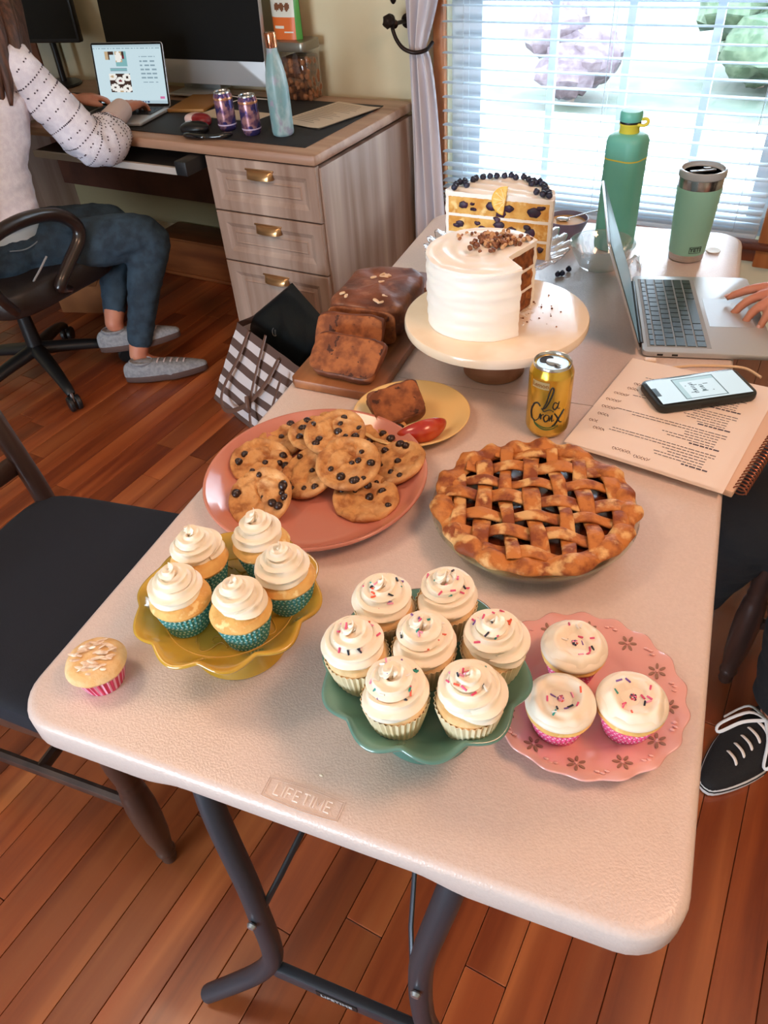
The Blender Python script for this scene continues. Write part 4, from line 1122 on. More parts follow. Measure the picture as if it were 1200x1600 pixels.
# marble-topped stand with a wooden foot
MS = Vector((.337, .858, T + .0005)); MH = .106
ms_ = thing('cake_stand', 'marble cake stand on a round wooden foot, carrying the cut white cake', 'cake stand', MS)
MB().lathe([(0, .0), (.051, 0), (.053, .002), (.0535, .030), (.052, .055), (.047, .085), (.047, MH - .018), (0, MH - .018)], 56).build('foot', wood('acacia', (176, 130, 100), (136, 92, 68), along='X', scale=30, rough=.45, stretch=8), ms_)
MB().lathe([(0, MH - .018), (.148, MH - .018), (.152, MH - .0165), (.1535, MH - .012), (.1535, MH - .004), (.152, MH - .001), (.149, MH), (0, MH)], 96).build('marble_plate', mat('cream_marble', (240, 222, 196), .18, col2=(228, 204, 172), scale=9, coat=.3, ramp=(.45, .75), col3=(250, 238, 222), scale3=5), ms_)
ZC = MS.z + MH + .0005
CX, CY, CR, CH = .316, .848, .0915, .112
A0, A1 = radians(46), radians(344)
cake1 = thing('layer_cake', 'white frosted carrot cake with chopped nuts on top and a wedge cut out', 'cake', (CX, CY, ZC))
M_carrot = mat('carrot_crumb', (140, 80, 36), .85, col2=(92, 48, 20), scale=70, bump=1.0, bscale=160, col3=(172, 108, 52), scale3=50, ramp3=(.55, .65))
M_cream = mat('cream_cheese_frosting', (250, 245, 236), .45, sss=.1, bump=.15, bscale=50)
def toprill(x, y):
    r = sqrt(x * x + y * y); a = math.atan2(y, x)
    return .0022 * sin(r * 260 + a * 1.0) * min(1, r / .02) * (.4 + .6 * noise.noise(Vector((x * 18, y * 18, 1)))) + .0035 * noise.noise(Vector((x * 30, y * 30, 7)))
AP = Vector((.044, -.020)); C1A, C2A = radians(-36), radians(37)     # apex of the missing wedge and its two edges on the rim
def rho(th, R_):
    t_ = (th + pi) % (2 * pi) - pi
    if not (C1A < t_ < C2A): return R_
    d = Vector((cos(t_), sin(t_)))
    best = R_
    for e in (Vector((cos(C1A), sin(C1A))) * R_, Vector((cos(C2A), sin(C2A))) * R_):
        g_ = e - AP; den = d.x * g_.y - d.y * g_.x
        if abs(den) < 1e-9: continue
        tt_ = (AP.x * g_.y - AP.y * g_.x) / den; ss_ = (AP.x * d.y - AP.y * d.x) / den
        if tt_ > 0 and -1e-6 <= ss_ <= 1 + 1e-6: best = min(best, tt_)
    return best
ths = [2 * pi * k / 120 for k in range(120)] + [C1A % (2 * pi), C2A % (2 * pi), math.atan2(AP.y, AP.x) % (2 * pi), (C1A - 1e-4) % (2 * pi), (C2A + 1e-4) % (2 * pi)]
ths = sorted(ths)
def polar_slab(mb, R_, z0, z1, nz=0.0, topfn=None, nr=20, seed=0, nh=6, inset=0.0):
    n = len(ths)
    def pt(i, f, z, wob=True):
        th = ths[i % n]; r = max(.002, rho(th, R_) - inset) * f; x, y = r * cos(th), r * sin(th)
        if wob and nz:
            k = nz * noise.fractal(Vector((x * 70 + seed, y * 70, z * 90)), 1, 2, 3); x += k * cos(th); y += k * sin(th)
        return (x, y, z)
    b0 = len(mb.v); vs = []; fs = []
    for j in range(nh + 1):
        for i in range(n): vs.append(pt(i, 1, z0 + (z1 - z0) * j / nh))
    for j in range(nh):
        for i in range(n): fs.append((j * n + i, j * n + (i + 1) % n, (j + 1) * n + (i + 1) % n, (j + 1) * n + i))
    base = nh * n
    for q in range(1, nr):
        f = 1 - q / nr
        for i in range(n):
            x, y, z = pt(i, f, z1, False); vs.append((x, y, z + (topfn(x, y) * min(1, (1 - f) * 12) if topfn else 0)))
        pb = base if q == 1 else (nh + q - 1) * n; nb = (nh + q) * n
        for i in range(n): fs.append((pb + i, pb + (i + 1) % n, nb + (i + 1) % n, nb + i))
    vs.append((0, 0, z1 + (topfn(0, 0) if topfn else 0))); c_ = len(vs) - 1; lb_ = (nh + nr - 1) * n
    for i in range(n): fs.append((lb_ + i, lb_ + (i + 1) % n, c_))
    fs.append(tuple(range(n - 1, -1, -1)))
    mb.add(vs, fs); return mb
for z0, z1 in ((.003, .034), (.038, .069), (.073, .104)):
    polar_slab(MB(), CR - .005, z0, z1, nz=.0020, seed=z0 * 90, nr=2, nh=10).build('cake_layer', M_carrot, cake1, angle=50)
fr_ = MB(); sector(fr_, CR - .0062, CR, 0, CH - .003, C2A, 2 * pi + C1A, n=110, nz=.0030, seed=3, nr=3, nh=30)
for z0, z1 in ((.0335, .0385), (.0685, .0735)): polar_slab(fr_, CR - .004, z0, z1, nz=.0014, seed=8, nr=2)
polar_slab(fr_, CR - .0002, .1035, CH, nz=.0012, seed=5, topfn=toprill, nr=40, nh=3)
fr_.build('frosting', M_cream, cake1, angle=50)
rg = random.Random(21); b = MB(); M_nut = [mat('pecan', (96, 52, 30), .5, col2=(150, 96, 60), scale=120), mat('pecan_flesh', (206, 164, 122), .6)]
for k in range(170):
    a = rg.uniform(-.2, 1.6); r_ = .058 * sqrt(rg.random()); x = .004 + r_ * cos(a * 2.2) * .62; y = .016 + r_ * sin(a * 2.2) * .5
    x = rg.gauss(.014, .022); y = rg.gauss(.030, .016)
    th = math.atan2(y, x) % (2 * pi)
    if (x * x + y * y) ** .5 > rho(th, CR) - .006: continue
    s_ = rg.uniform(.0026, .0052)
    b.superq(s_, s_ * .75, s_ * .6, .7, .7, 7, 5, nz=.0012, ns=200, seed=k, mi=0 if rg.random() < .68 else 1, M=XF((x, y, CH + .003 + rg.random() * .004), (rg.random(), rg.random(), rg.random() * 6)))
b.build('chopped_nuts', M_nut, cake1, kind='stuff')
rg = random.Random(31); b = MB()
for k in range(36):
    a = rg.uniform(-.3, .85); r_ = rg.uniform(.03, .135); s_ = rg.uniform(.0006, .0020)
    x, y = CX - MS.x + r_ * cos(a), CY - MS.y + r_ * sin(a)
    if x * x + y * y > .0200: continue
    b.superq(s_, s_, s_ * .7, 1, 1, 6, 4, nz=.0006, ns=300, seed=k, c0=(x, y, MH + s_ * .5))
o = b.build('cake_crumbs', M_carrot, None, kind='stuff'); o.location = MS; tag(o, 'brown crumbs scattered on the marble stand where the wedge was cut', 'crumbs')
b = MB()
for k in range(60):
    a = rg.uniform(-.25, .9); r_ = rg.uniform(.02, .088); s_ = rg.uniform(.002, .007)
    x, y = CX - MS.x + r_ * cos(a), CY - MS.y + r_ * sin(a)
    b.superq(s_, s_ * .5, .0008, 1, 1, 8, 4, M=XF((x, y, MH + .0002), (0, 0, rg.random() * 3)))
o = b.build('frosting_smear', M_cream, None, kind='stuff'); o.location = MS; tag(o, 'smears of white frosting on the marble stand beside the cut cake', 'frosting')

# glass pedestal plate with the blueberry cake
GS = Vector((.262, 1.150, T + .0005)); GH = .088
M_cg = thin_glass('cut_glass', (.97, .98, 1.0), .16, .04, haze=.10)
g = thing('cake_stand', 'clear pressed-glass cake stand with a ruffled rim under the blueberry cake', 'cake stand', GS)
b = MB(); b.lathe([(0, GH - .006), (.08, GH - .006), (.108, GH - .003), (.122, GH + .004), (.136, GH + .012), (.140, GH + .0135), (.136, GH + .016), (.120, GH + .008), (.104, GH + .001), (.08, GH - .001), (0, GH - .001)], 216,
                  lambda r, z, a, k: (r * (1 + .030 * max(0, (r - .105) / .03) * cos(a * 24)), z + .0045 * max(0, (r - .105) / .03) * cos(a * 24)))
b.build('plate', M_cg, g, angle=0)
b = MB(); b.lathe([(.026, GH - .006), (.014, GH - .016), (.012, .035), (.020, .016), (.055, .004), (.058, .001), (.055, 0), (0, 0)], 48, lambda r, z, a, k: (r * (1 + .05 * cos(a * 16)), z)); b.build('foot', M_cg, g, angle=0)
bc = thing('layer_cake', 'half of a blueberry lemon layer cake with berries and a lemon slice on top', 'cake', (GS.x + .004, GS.y - .020, GS.z + GH + .0005), radians(-4))
BR, BH = .105, .116; B0, B1 = 0.0, pi
M_lemc = mat('lemon_crumb', (232, 186, 104), .8, col2=(212, 150, 66), scale=40, bump=.7, bscale=150, col3=(244, 214, 148), scale3=50, ramp3=(.56, .66))
M_berry = mat('blueberry', (20, 22, 40), .45, col2=(38, 44, 70), scale=90)
M_berryp = mat('baked_berry', (66, 30, 60), .5, col2=(38, 20, 40), scale=90, ramp=(.4, .6))
for z0, z1 in ((.003, .034), (.039, .070), (.075, .107)):
    sector(MB(), .0005, BR - .006, z0, z1, B0, B1, nz=.0012, seed=z0 * 40).build('cake_layer', M_lemc, bc, angle=50)
b = MB(); sector(b, BR - .0062, BR, 0, BH - .003, B0, B1, n=60, nz=.0022, seed=13, nr=3, nh=20)
for z0, z1 in ((.0335, .0395), (.0695, .0755)): sector(b, .0005, BR - .005, z0, z1, B0, B1, nz=.0006, seed=18)
sector(b, .0005, BR, .1065, BH, B0, B1, n=80, nz=.0012, seed=15, topfn=lambda x, y: .002 * noise.noise(Vector((x * 40, y * 40, 2))) + .0016 * sin(y * 220 + x * 40), nr=40, nh=3)
b.build('frosting', M_cream, bc, angle=50)
rg = random.Random(8)
for k, (x, z, s_) in enumerate(((-.068, .093, .008), (-.048, .086, .005), (-.050, .096, .004), (-.012, .094, .010), (.008, .082, .009), (.022, .094, .008), (-.006, .104, .005), (.070, .090, .011), (.084, .099, .006), (-.082, .052, .006), (-.074, .056, .007), (-.030, .050, .008), (-.040, .060, .005), (.004, .060, .009), (.030, .054, .007), (.044, .048, .006), (.066, .052, .009), (.060, .062, .006), (-.070, .018, .009), (-.030, .014, .007), (.02, .02, .008), (.062, .016, .009), (.088, .022, .006), (.0, .071, .006))):
    MB().superq(s_ * 1.2, .0026, s_ * .85, 1, 1, 12, 6, nz=.003, ns=160, seed=k, c0=(x, -.0003, z)).build('baked_blueberry', M_berryp, bc)
bm = MB(); bm.superq(.0062, .0062, .0056, 1, 1, 14, 9); bm.lathe([(.0022, .0050), (.0030, .0062), (.0018, .0058), (0, .0052)], 8); bme = bm.mesh('blueberry', M_berry)
spots = []
for k in range(22):
    a = pi * (k + .5) / 22 + rg.uniform(-.03, .03); r_ = .092 + rg.uniform(-.006, .004); spots.append((r_ * cos(a), r_ * sin(a)))
spots += [(-.070, .022), (.068, .018), (.079, .033), (.082, .010), (-.078, .036), (.046, .060), (.052, .068)]
for x, y in spots:
    o = bpy.data.objects.new('blueberry', bme); COL.objects.link(o); o.parent = bc; o.location = (x, y, BH + .0058); o.rotation_euler = (rg.uniform(-.6, .6), rg.uniform(-.6, .6), 0)
# half lemon slice standing on the cut edge
M_rind = mat('lemon_rind', (240, 188, 60), .45); M_pulp = mat('lemon_pulp', (248, 214, 120), .35, col2=(240, 186, 70), scale=120, coat=.3)
LM = XF((.016, -.004, .108), (radians(90), radians(-82), 0))
b = MB(); b.lathe([(.0245, -.002), (.0265, -.0015), (.0265, .0015), (.0245, .002)], 28, a0=0, a1=pi, M=LM); ls = b.build('lemon_slice', M_rind, bc)
b = MB(); b.lathe([(0, -.0018), (.0246, -.0018), (.0246, .0018), (0, .0018)], 28, a0=0, a1=pi, M=LM); b.build('pulp', M_pulp, ls, smooth=False)
b = MB()
for k in range(1, 6):
    a = pi * k / 6; b.box((.0125, 0, 0), (.022, .0007, .0044), M=LM @ Matrix.Rotation(a, 4, 'Z'))
b.build('membrane', mat('lemon_pith', (252, 240, 200), .5), ls, smooth=False)
# loose berries on the table
for k, (x, y) in enumerate(((.383, 1.292), (.374, 1.268), (.366, 1.262))):
    o = bpy.data.objects.new('loose_blueberry', bme); COL.objects.link(o); o.location = (x + .004, y - .004, T + .0062)
    tag(o, ('loose blueberry beside the glass bowl, farthest of three', 'loose blueberry beside the glass bowl, middle one of three', 'loose blueberry beside the glass bowl, nearest of three')[k], 'blueberry', 'loose blueberries on the table')
# clear bowls and the small dip bowl with a spoon
M_clear = thin_glass('clear_plastic', (.97, .985, 1.0), .13, .03, haze=.06)
bo = thing('glass_bowl', 'clear shallow bowl standing between the glass cake stand and the open laptop', 'bowl', (.445, 1.335, T + .0005))
MB().lathe([(0, 0), (.040, 0), (.044, .003), (.060, .030), (.066, .047), (.069, .050), (.067, .0525), (.063, .050), (.056, .030), (.041, .0055), (0, .003)], 56).build('bowl', M_clear, bo)
bo = thing('dip_bowl', 'small purple dip bowl with a spoon behind the blueberry cake', 'bowl', (.345, 1.475, T + .0005))
MB().lathe([(0, 0), (.026, 0), (.030, .002), (.046, .036), (.0475, .044), (.046, .0445), (.043, .036), (.028, .005), (0, .004)], 48).build('bowl', mat('purple_glaze', (116, 108, 136), .3), bo)
MB().lathe([(0, .036), (.03, .036), (.0435, .035)], 32).build('dip', mat('tan_dip', (206, 162, 104), .5), bo)
o = MB(); o.tube([(0, 0, 0), (.05, .012, .014), (.075, .018, .018)], [.002, .0028, .004], 8, flat=.5); o.superq(.016, .010, .004, 1, 1, 12, 6, c0=(-.010, 0, -.002))
o = o.build('spoon', mat('spoon_steel', (214, 218, 224), .2, metal=.9)); o.location = (.345, 1.475, T + .043); tag(o, 'steel spoon resting in the purple dip bowl', 'spoon')
wr = MB()
def wrapf(a, b_): return (.515 + .030 * (a - .5) + .006 * sin(b_ * 9 + a * 5), 1.315 + .085 * (b_ - .5), T + .001 + .035 * sin(pi * a) * sin(pi * b_) + .006 * noise.noise(Vector((a * 7, b_ * 9, 1))))
wr.grid(wrapf, 14, 20); o = wr.build('cellophane_wrap', M_clear, None, angle=0); tag(o, 'crumpled clear cellophane behind the open laptop screen', 'wrap')

# ---------------------------------------------------------------- loaf on the wooden board
M_board = wood('acacia_board', (162, 104, 62), (112, 62, 32), (176, 116, 72), along='Y', scale=24, rough=.42, stretch=10)
bdg = thing('cutting_board', 'acacia cutting board with a round handle, under the sliced loaf', 'board', (.095, .885, T + .0005))
ol = [(-.076, -.178), (.070, -.185), (.083, -.172), (.083, .12), (.070, .165), (.036, .200), (.030, .215)] + [(.0 + .043 * cos(t_), .252 + .043 * sin(t_)) for t_ in [radians(d) for d in range(-50, 231, 20)]] + [(-.030, .215), (-.036, .200), (-.072, .165), (-.085, .12), (-.085, -.168)]
MB().prism(ol, 0, .018, .003).build('board', M_board, bdg)
MB().lathe([(0, .0182), (.0042, .0182)], 16, c=(0, .252, 0)).build('hanging_hole', mat('hole_dark', (40, 24, 16), .9), bdg)
M_loaf = mat('banana_crust', (122, 66, 38), .6, col2=(84, 40, 22), scale=16, ramp=(.4, .62), bump=1.0, bscale=46, col3=(156, 96, 62), scale3=26, ramp3=(.56, .7), coat=.15)
M_lcr = mat('banana_crumb', (158, 92, 48), .8, col2=(112, 58, 28), scale=50, bump=1.0, bscale=90, col3=(64, 30, 16), scale3=60, ramp3=(.62, .66))
ZB = T + .0190
def loafshape(p):
    f = 1 - .16 * (.5 - p.z / .09) * (1 if p.z < 0 else .4)
    return (p.x * f * (1 + .05 * noise.noise(Vector((p.y * 20, 0, 0)))), p.y, p.z + (.007 * noise.noise(Vector((p.x * 30, p.y * 30, 3))) if p.z > .01 else 0))
lf = thing('banana_loaf', 'dark brown uncut end of the banana bread loaf with pale nuts on top', 'bread', (.090, .945, ZB))
lf.scale = (1.0, .95, .92)
MB().superq(.074, .096, .042, .38, .42, 48, 26, nz=.005, ns=30, seed=3, c0=(0, 0, .042), shape=loafshape).build('crust', M_loaf, lf, angle=0)
b = MB(); b.superq(.066, .003, .036, .4, .4, 30, 14, nz=.0012, ns=80, seed=2, c0=(0, -.0945, .040)); b.build('cut_face', M_lcr, lf, angle=0)
rg = random.Random(4)
for k in range(12):
    x, y = rg.choice(((-.045, -.070), (.02, -.066), (-.01, .02))); x += rg.uniform(-.014, .02); y += rg.uniform(-.014, .02)
    MB().superq(.0065, .0032, .0022, .6, .6, 8, 5, nz=.001, ns=200, seed=k, M=XF((x, y, .085), (rg.uniform(-.4, .4), rg.uniform(-.4, .4), rg.random() * 3))).build('nut_piece', mat('nut_piece', (222, 188, 150), .5), lf)
def bread_slice(name, label, loc, rot, w=.066, h=.038, th=.011, group=None):
    t = thing('bread_slice', label, 'bread', loc, 0, group, rot=rot)
    sh = lambda p: (p.x * (1 - .14 * (.5 - p.z / (2 * h))), p.y, p.z + (.004 * noise.noise(Vector((p.x * 40, 1, 3))) if p.z > 0 else 0))
    MB().superq(w, th, h, .30, .45, 44, 16, nz=.0022, ns=60, seed=len(label), c0=(0, 0, h), shape=sh).build('crust', M_loaf, t, angle=0)
    b = MB(); b.superq(w - .004, .0012, h - .004, .35, .4, 30, 12, nz=.0022, ns=140, seed=1, c0=(0, -th * .98, h)); b.build('crumb_face', M_lcr, t, angle=0)
    return t
bread_slice('s', 'slice of banana bread leaning against the loaf, rear one of two', (.084, .795, ZB + .004), (radians(-38), 0, radians(5)))
bread_slice('s', 'slice of banana bread lying back at the near end of the board', (.102, .722, ZB + .005), (radians(-52), radians(0), radians(-5)), w=.069, h=.039)
# small plate with bread slice and apple wedge
bp = thing('side_plate', 'small cream plate with a bread slice and an apple wedge', 'plate', (.251, .666, T + .0005))
b = MB(); b.lathe([(0, .004), (.058, .004), (.066, .006), (.080, .013), (.0925, .020), (.0945, .0205), (.0945, .0185), (.082, .009), (.066, .0015), (.05, 0), (0, .0005)], 72); b.build('dish', mat('cream_glaze', (240, 206, 140), .3, coat=.3), bp, angle=0)
bread_slice('s', 'slice of banana bread lying on the small cream plate', (.248, .640, T + .0140), (radians(-58), radians(-8), radians(38)), w=.045, h=.033, th=.013)
ap = thing('apple_wedge', 'red apple wedge on the small cream plate', 'apple', (.289, .618, T + .0235), radians(42))
ap.scale = (1.15, 1.2, 1.15)
def wedge(a_, b_):
    th = -pi * .5 + pi * a_; r = .030 * sin(pi * a_) ** .8
    return (.034 * sin(th), -.020 * cos(th) * sin(pi * b_) * 1.0, .016 * cos(th) * cos(pi * b_) * 1.2)
b = MB(); b.superq(.036, .017, .0165, 1, 1, 36, 18, c0=(0, 0, 0), shape=lambda p: (p.x, (p.y if p.y < 0 else p.y * .35) + .0075 * (p.x / .036) ** 2, p.z * (1 - .35 * abs(p.x / .036) ** 2))); b.build('skin', mat('apple_red', (176, 44, 30), .25, col2=(206, 92, 44), scale=30, ramp=(.45, .75), coat=.5), ap)
b = MB(); b.superq(.031, .0035, .012, 1, 1, 24, 10, c0=(0, .004, .002), shape=lambda p: (p.x, p.y + .0075 * (p.x / .036) ** 2, p.z * (1 - .35 * abs(p.x / .036) ** 2))); b.build('flesh', mat('apple_flesh', (244, 220, 160), .5), ap)
for k, (x, y) in enumerate(((.199, .668), (.188, .640))):
    o = MB().superq(.0035, .0025, .002, .8, .8, 8, 5, nz=.001, ns=300).build('bread_crumb', M_lcr); o.location = (x, y, T + .012 - .003 * 0)
    o.location.z = T + (.0075 if k == 0 else .0085); tag(o, ('bread crumb on the left side of the small cream plate, farther one', 'bread crumb on the left side of the small cream plate, nearer one')[k], 'crumb')

# ---------------------------------------------------------------- bottle and tumbler by the window
M_green = mat('bottle_green', (106, 188, 174), .4, col2=(98, 180, 166), scale=6)
gb = thing('water_bottle', 'tall green square-shouldered water bottle with a yellow collar, by the window', 'bottle', (.458, 1.440, T + .0005), radians(-24))
gb.scale = (1.08, 1.08, .975)
def sqring(w, z, r): return [(x, y, z) for x, y in rrect(w, w * .92, r, 6)]
def loft(mb, rings, mi=0):
    n = len(rings[0]); vs = [p for r_ in rings for p in r_]; fs = []
    for k in range(len(rings) - 1):
        for i in range(n):
            j = (i + 1) % n; fs.append((k * n + i, k * n + j, (k + 1) * n + j, (k + 1) * n + i))
    fs.append(tuple(range(n - 1, -1, -1))); fs.append(tuple((len(rings) - 1) * n + i for i in range(n)))
    return mb.add(vs, fs, mi)
b = loft(MB(), [sqring(.062, 0, .018), sqring(.069, .002, .021), sqring(.072, .010, .022), sqring(.072, .195, .022)]); b.build('body', M_green, gb)
loft(MB(), [sqring(.0728, .195, .0225), sqring(.0728, .1975, .0225)]).build('seam_ring', mat('bottle_yellow', (220, 206, 70), .4), gb)
loft(MB(), [sqring(.072, .1975, .022), sqring(.072, .228, .022), sqring(.068, .238, .024), sqring(.055, .2435, .024), sqring(.04, .245, .018)]).build('shoulder', M_green, gb)
MB().lathe([(.0185, .243), (.0185, .258), (.020, .260), (.020, .263), (0, .263)], 36).build('collar', mat('bottle_yellow', (220, 206, 70), .4), gb)
MB().lathe([(.0195, .263), (.0198, .265), (.0195, .267), (0, .267)], 36).build('cap_gap', M_blk, gb)
MB().lathe([(.0198, .267), (.0205, .268), (.0205, .282), (.0185, .286), (0, .287)], 36).build('cap', M_green, gb)
MB().tube([(.018, -.004, .262), (.030, -.002, .262), (.034, .004, .268), (.028, .007, .272), (.020, .006, .270)], .0032, 8, smooth=4).build('carry_loop', mat('bottle_yellow', (220, 206, 70), .4), gb)

tm = thing('tumbler', 'mint green steel tumbler with a clear lid, at the far right of the table', 'tumbler', (.614, 1.418, T + .0005))
M_mint = mat('mint_coating', (146, 204, 188), .42, bump=.05, bscale=600); M_steel = mat('brushed_steel', (196, 192, 190), .22, metal=.95, col2=(170, 166, 164), scale=4, stretch=(1, 1, 20))
MB().lathe([(0, .001), (.033, 0), (.0355, .002), (.0362, .016), (0, .016)], 56).build('base_ring', M_steel, tm)
MB().lathe([(.0366, .016), (.0372, .018), (.0442, .148), (.0440, .150), (.030, .150)], 56).build('body', M_mint, tm)
MB().lathe([(.0432, .150), (.0440, .170), (.0436, .172), (.038, .172), (.037, .155), (0, .155)], 56).build('rim_ring', M_steel, tm)
b = MB(); b.lathe([(.0440, .169), (.0462, .171), (.0468, .176), (.0462, .183), (.044, .1845), (.0415, .184), (.040, .178), (.036, .1765)], 56); b.build('lid_rim', mat('clear_lid_rim', (206, 214, 218), .1, trans=.4, coat=.5), tm)
MB().lathe([(0, .1765), (.039, .1765), (.039, .175), (0, .174)], 56).build('lid', mat('lid_dark', (34, 32, 32), .12, coat=.6), tm)
b = MB(); b.box((0, 0, .1785), (.052, .012, .003), bev=.0012, M=Matrix.Rotation(.5, 4, 'Z')); b.box((.012, .007, .1795), (.014, .010, .004), bev=.0012, M=Matrix.Rotation(.5, 4, 'Z')); b.build('slider', mat('lid_clear_grey', (96, 98, 100), .1, coat=.5), tm)
TF = math.atan2(CAM_LOC.y - 1.418, CAM_LOC.x - .614) + radians(27)
def twrap(x, y, d=.0004):
    r = .0372 + (.0442 - .0372) * (y - .018) / .13 + d; a = TF + x / r; return (r * cos(a), r * sin(a), y)
b = MB()
q = [(-.0125, .023), (.0125, .023), (.0125, .036), (-.0125, .036), (-.0125, .023)]
pts = []
for i in range(4):
    for k in range(6): pts.append(twrap(q[i][0] + (q[i + 1][0] - q[i][0]) * k / 6, q[i][1] + (q[i + 1][1] - q[i][1]) * k / 6))
b.tube(pts + [pts[0]], .0005, 6)
vs, fs = text_geo('YETI', .0115, 0, .0004, 1.05); b.add([twrap(v_.x, .0295 + v_.y, .0006) for v_ in vs], fs)
b.build('maker_badge', mat('badge_dark', (44, 66, 66), .35, metal=.4), tm, smooth=False)
o = MB().lathe([(0, 0), (.014, 0), (.0155, .0012), (.0145, .0024), (0, .002)], 28).build('white_disc', mat('white_disc', (236, 236, 230), .4)); o.location = (.668, 1.462, T + .0004); tag(o, 'small round white lid lying behind the mint tumbler', 'lid')

# ---------------------------------------------------------------- laptop on the right, seen from its side
SCR2 = [glow('dim_sheen', (120, 150, 156), .5), glow('dim_sheen_bar', (96, 124, 130), .5)]  # grey-teal reflection on the screen, given as a dim glow
def sheen2(x, y): return 0 if y < .9 else 1
lb = laptop('open silver laptop seen from its side, with a hand on its trackpad', (.548, 1.118, T + .0004), radians(100.5), sheen2, SCR2, 112, w=.312, d=.222, key_m=mat('key_sheen', (52, 64, 68), .35))  # keys lighter and bluer, with their teal reflection in the colour
for sgn, yy in ((1, 0),):
    b = MB()
    for i, (y, w_) in enumerate(((-.030, .010), (-.055, .010))): b.box((-.1562, y, .007), (.0008, w_, .0035))
    b.build('port', M_blk, lb, smooth=False)
# plug and cable
pc = thing('charging_cable', 'cream charging cable with a plug along the near edge of the right laptop', 'cable', (.592, .946, T + .0005), radians(10.5))
MB().box((0, .0, .006), (.020, .012, .009), bev=.002).build('plug', mat('plug_cream', (236, 214, 196), .5), pc)
MB().tube([(.0, -.008, .005), (.006, -.022, .006), (.03, -.018, .004), (.07, -.006, .003), (.12, -.003, .003), (.155, -.008, .003), (.175, -.035, .003)], .0024, 8, smooth=6).build('cord', mat('cord_cream', (226, 196, 160), .5), pc)

# ---------------------------------------------------------------- spiral notebook, printed sheets and phone
nbk = thing('spiral_notebook', 'spiral notebook with copper coil binding under the printed sheets', 'notebook', (.668, .772, T + .0005), radians(-17))
def quad(c4, z0, z1, bev=.0006): return MB().prism(c4, z0, z1, bev)
MB().box((.010, .0, .005), (.206, .262, .010), bev=.001).build('pages', mat('notebook_pages', (222, 186, 160), .7), nbk)
b = MB()
NC = 30
pts = []
for i in range(NC * 12):
    s_ = i / 12; a = 2 * pi * s_
    pts.append((.119 + .0095 * cos(a), -.125 + .250 * s_ / NC, .0085 + .0078 * sin(a)))
b.tube(pts, .0011, 6); b.build('coil', mat('copper_coil', (150, 92, 70), .3, metal=.8), nbk)
sh = thing('printed_sheets', 'stack of printed and hand-annotated sheets in front of the phone', 'papers', (0, 0, T + .0112))
SQ = [(.497, .663), (.716, .610), (.786, .898), (.563, .937)]     # near-left, near-right, far-right, far-left
def bil(a, b_, dz=0.0):
    p = [(1 - a) * (1 - b_), a * (1 - b_), a * b_, (1 - a) * b_]
    return (sum(SQ[i][0] * p[i] for i in range(4)), sum(SQ[i][1] * p[i] for i in range(4)), dz + .0015 * sin(a * 3) * (1 - b_) + .003 * max(0, a - .8) * (1 - b_))
for k in range(3):
    g_ = MB(); off = .0022 * k
    def F(a, b_, k=k): x, y, z = bil(a, b_); return (x + (.004 * (2 - k)) * (1 if k < 2 else 0), y - .003 * (2 - k), .0008 * k + z)
    g_.grid(F, 16, 16); g_.grid(lambda a, b_: tuple(Vector(F(a, b_)) - Vector((0, 0, .0005))), 16, 16, flip=True)
    g_.build('sheet', mat('cream_paper', (238, 222, 210), .75), sh, angle=0)
rg = random.Random(14); b = MB(); hw = MB()
# text is upside down to the camera: lines run along the width, ragged towards the left of the picture
for i in range(34):
    yb = .10 + .80 * i / 34
    if i % 8 == 0: ln_ = rg.uniform(.16, .22); th_ = .0058
    elif i % 8 in (5, 6): ln_ = rg.uniform(.60, .72); th_ = .0030
    elif i % 8 == 7: continue
    else: ln_ = rg.uniform(.18, .34); th_ = .0030
    x1 = .90 if i % 8 in (0, 5, 6) else .86; x = x1
    while x > x1 - ln_:
        w_ = rg.uniform(.012, .040)
        p4 = [bil(x - w_, yb), bil(x, yb), bil(x, yb + th_ * 2.0), bil(x - w_, yb + th_ * 2.0)]
        b.add([(p[0], p[1], p[2] + .0019) for p in p4], [(0, 1, 2, 3)]); x -= w_ + .006
b.build('printed_text', M_ink, sh, smooth=False, kind='stuff')
for i, (x0, yb, n_) in enumerate(((.06, .34, 4), (.05, .42, 5), (.04, .50, 5), (.06, .58, 5), (.04, .26, 3), (.10, .20, 4), (.30, .07, 6), (.45, .055, 5), (.12, .66, 4), (.14, .72, 3))):
    pts = []
    for k in range(n_ * 10):
        s_ = k / 10; pts.append(tuple(Vector(bil(x0 + .021 * s_ + .006 * sin(s_ * 11), yb + .010 * sin(s_ * 8.3) + .004 * sin(s_ * 19))) + Vector((0, 0, .0019))))
    hw.tube(pts, .00035, 4)
hw.build('handwriting', mat('pen_ink', (150, 124, 116), .7), sh, kind='stuff')
ph_ = thing('smartphone', 'black-cased smartphone with a lit pale screen on the printed sheets', 'phone', (.674, .846, T + .0150), radians(30))
MB().prism(rrect(.164, .082, .014, 5), 0, .0125, .003).build('case', mat('phone_case', (34, 38, 38), .45), ph_)
MB().prism(rrect(.154, .073, .011, 5), .0122, .0132, .0003).build('glass', M_dark, ph_)
PSC = [glow('phone_white', (224, 238, 240), .9), glow('phone_pale', (188, 214, 214), .85), glow('phone_line', (110, 134, 134), .6), glow('phone_dark', (70, 84, 86), .5)]
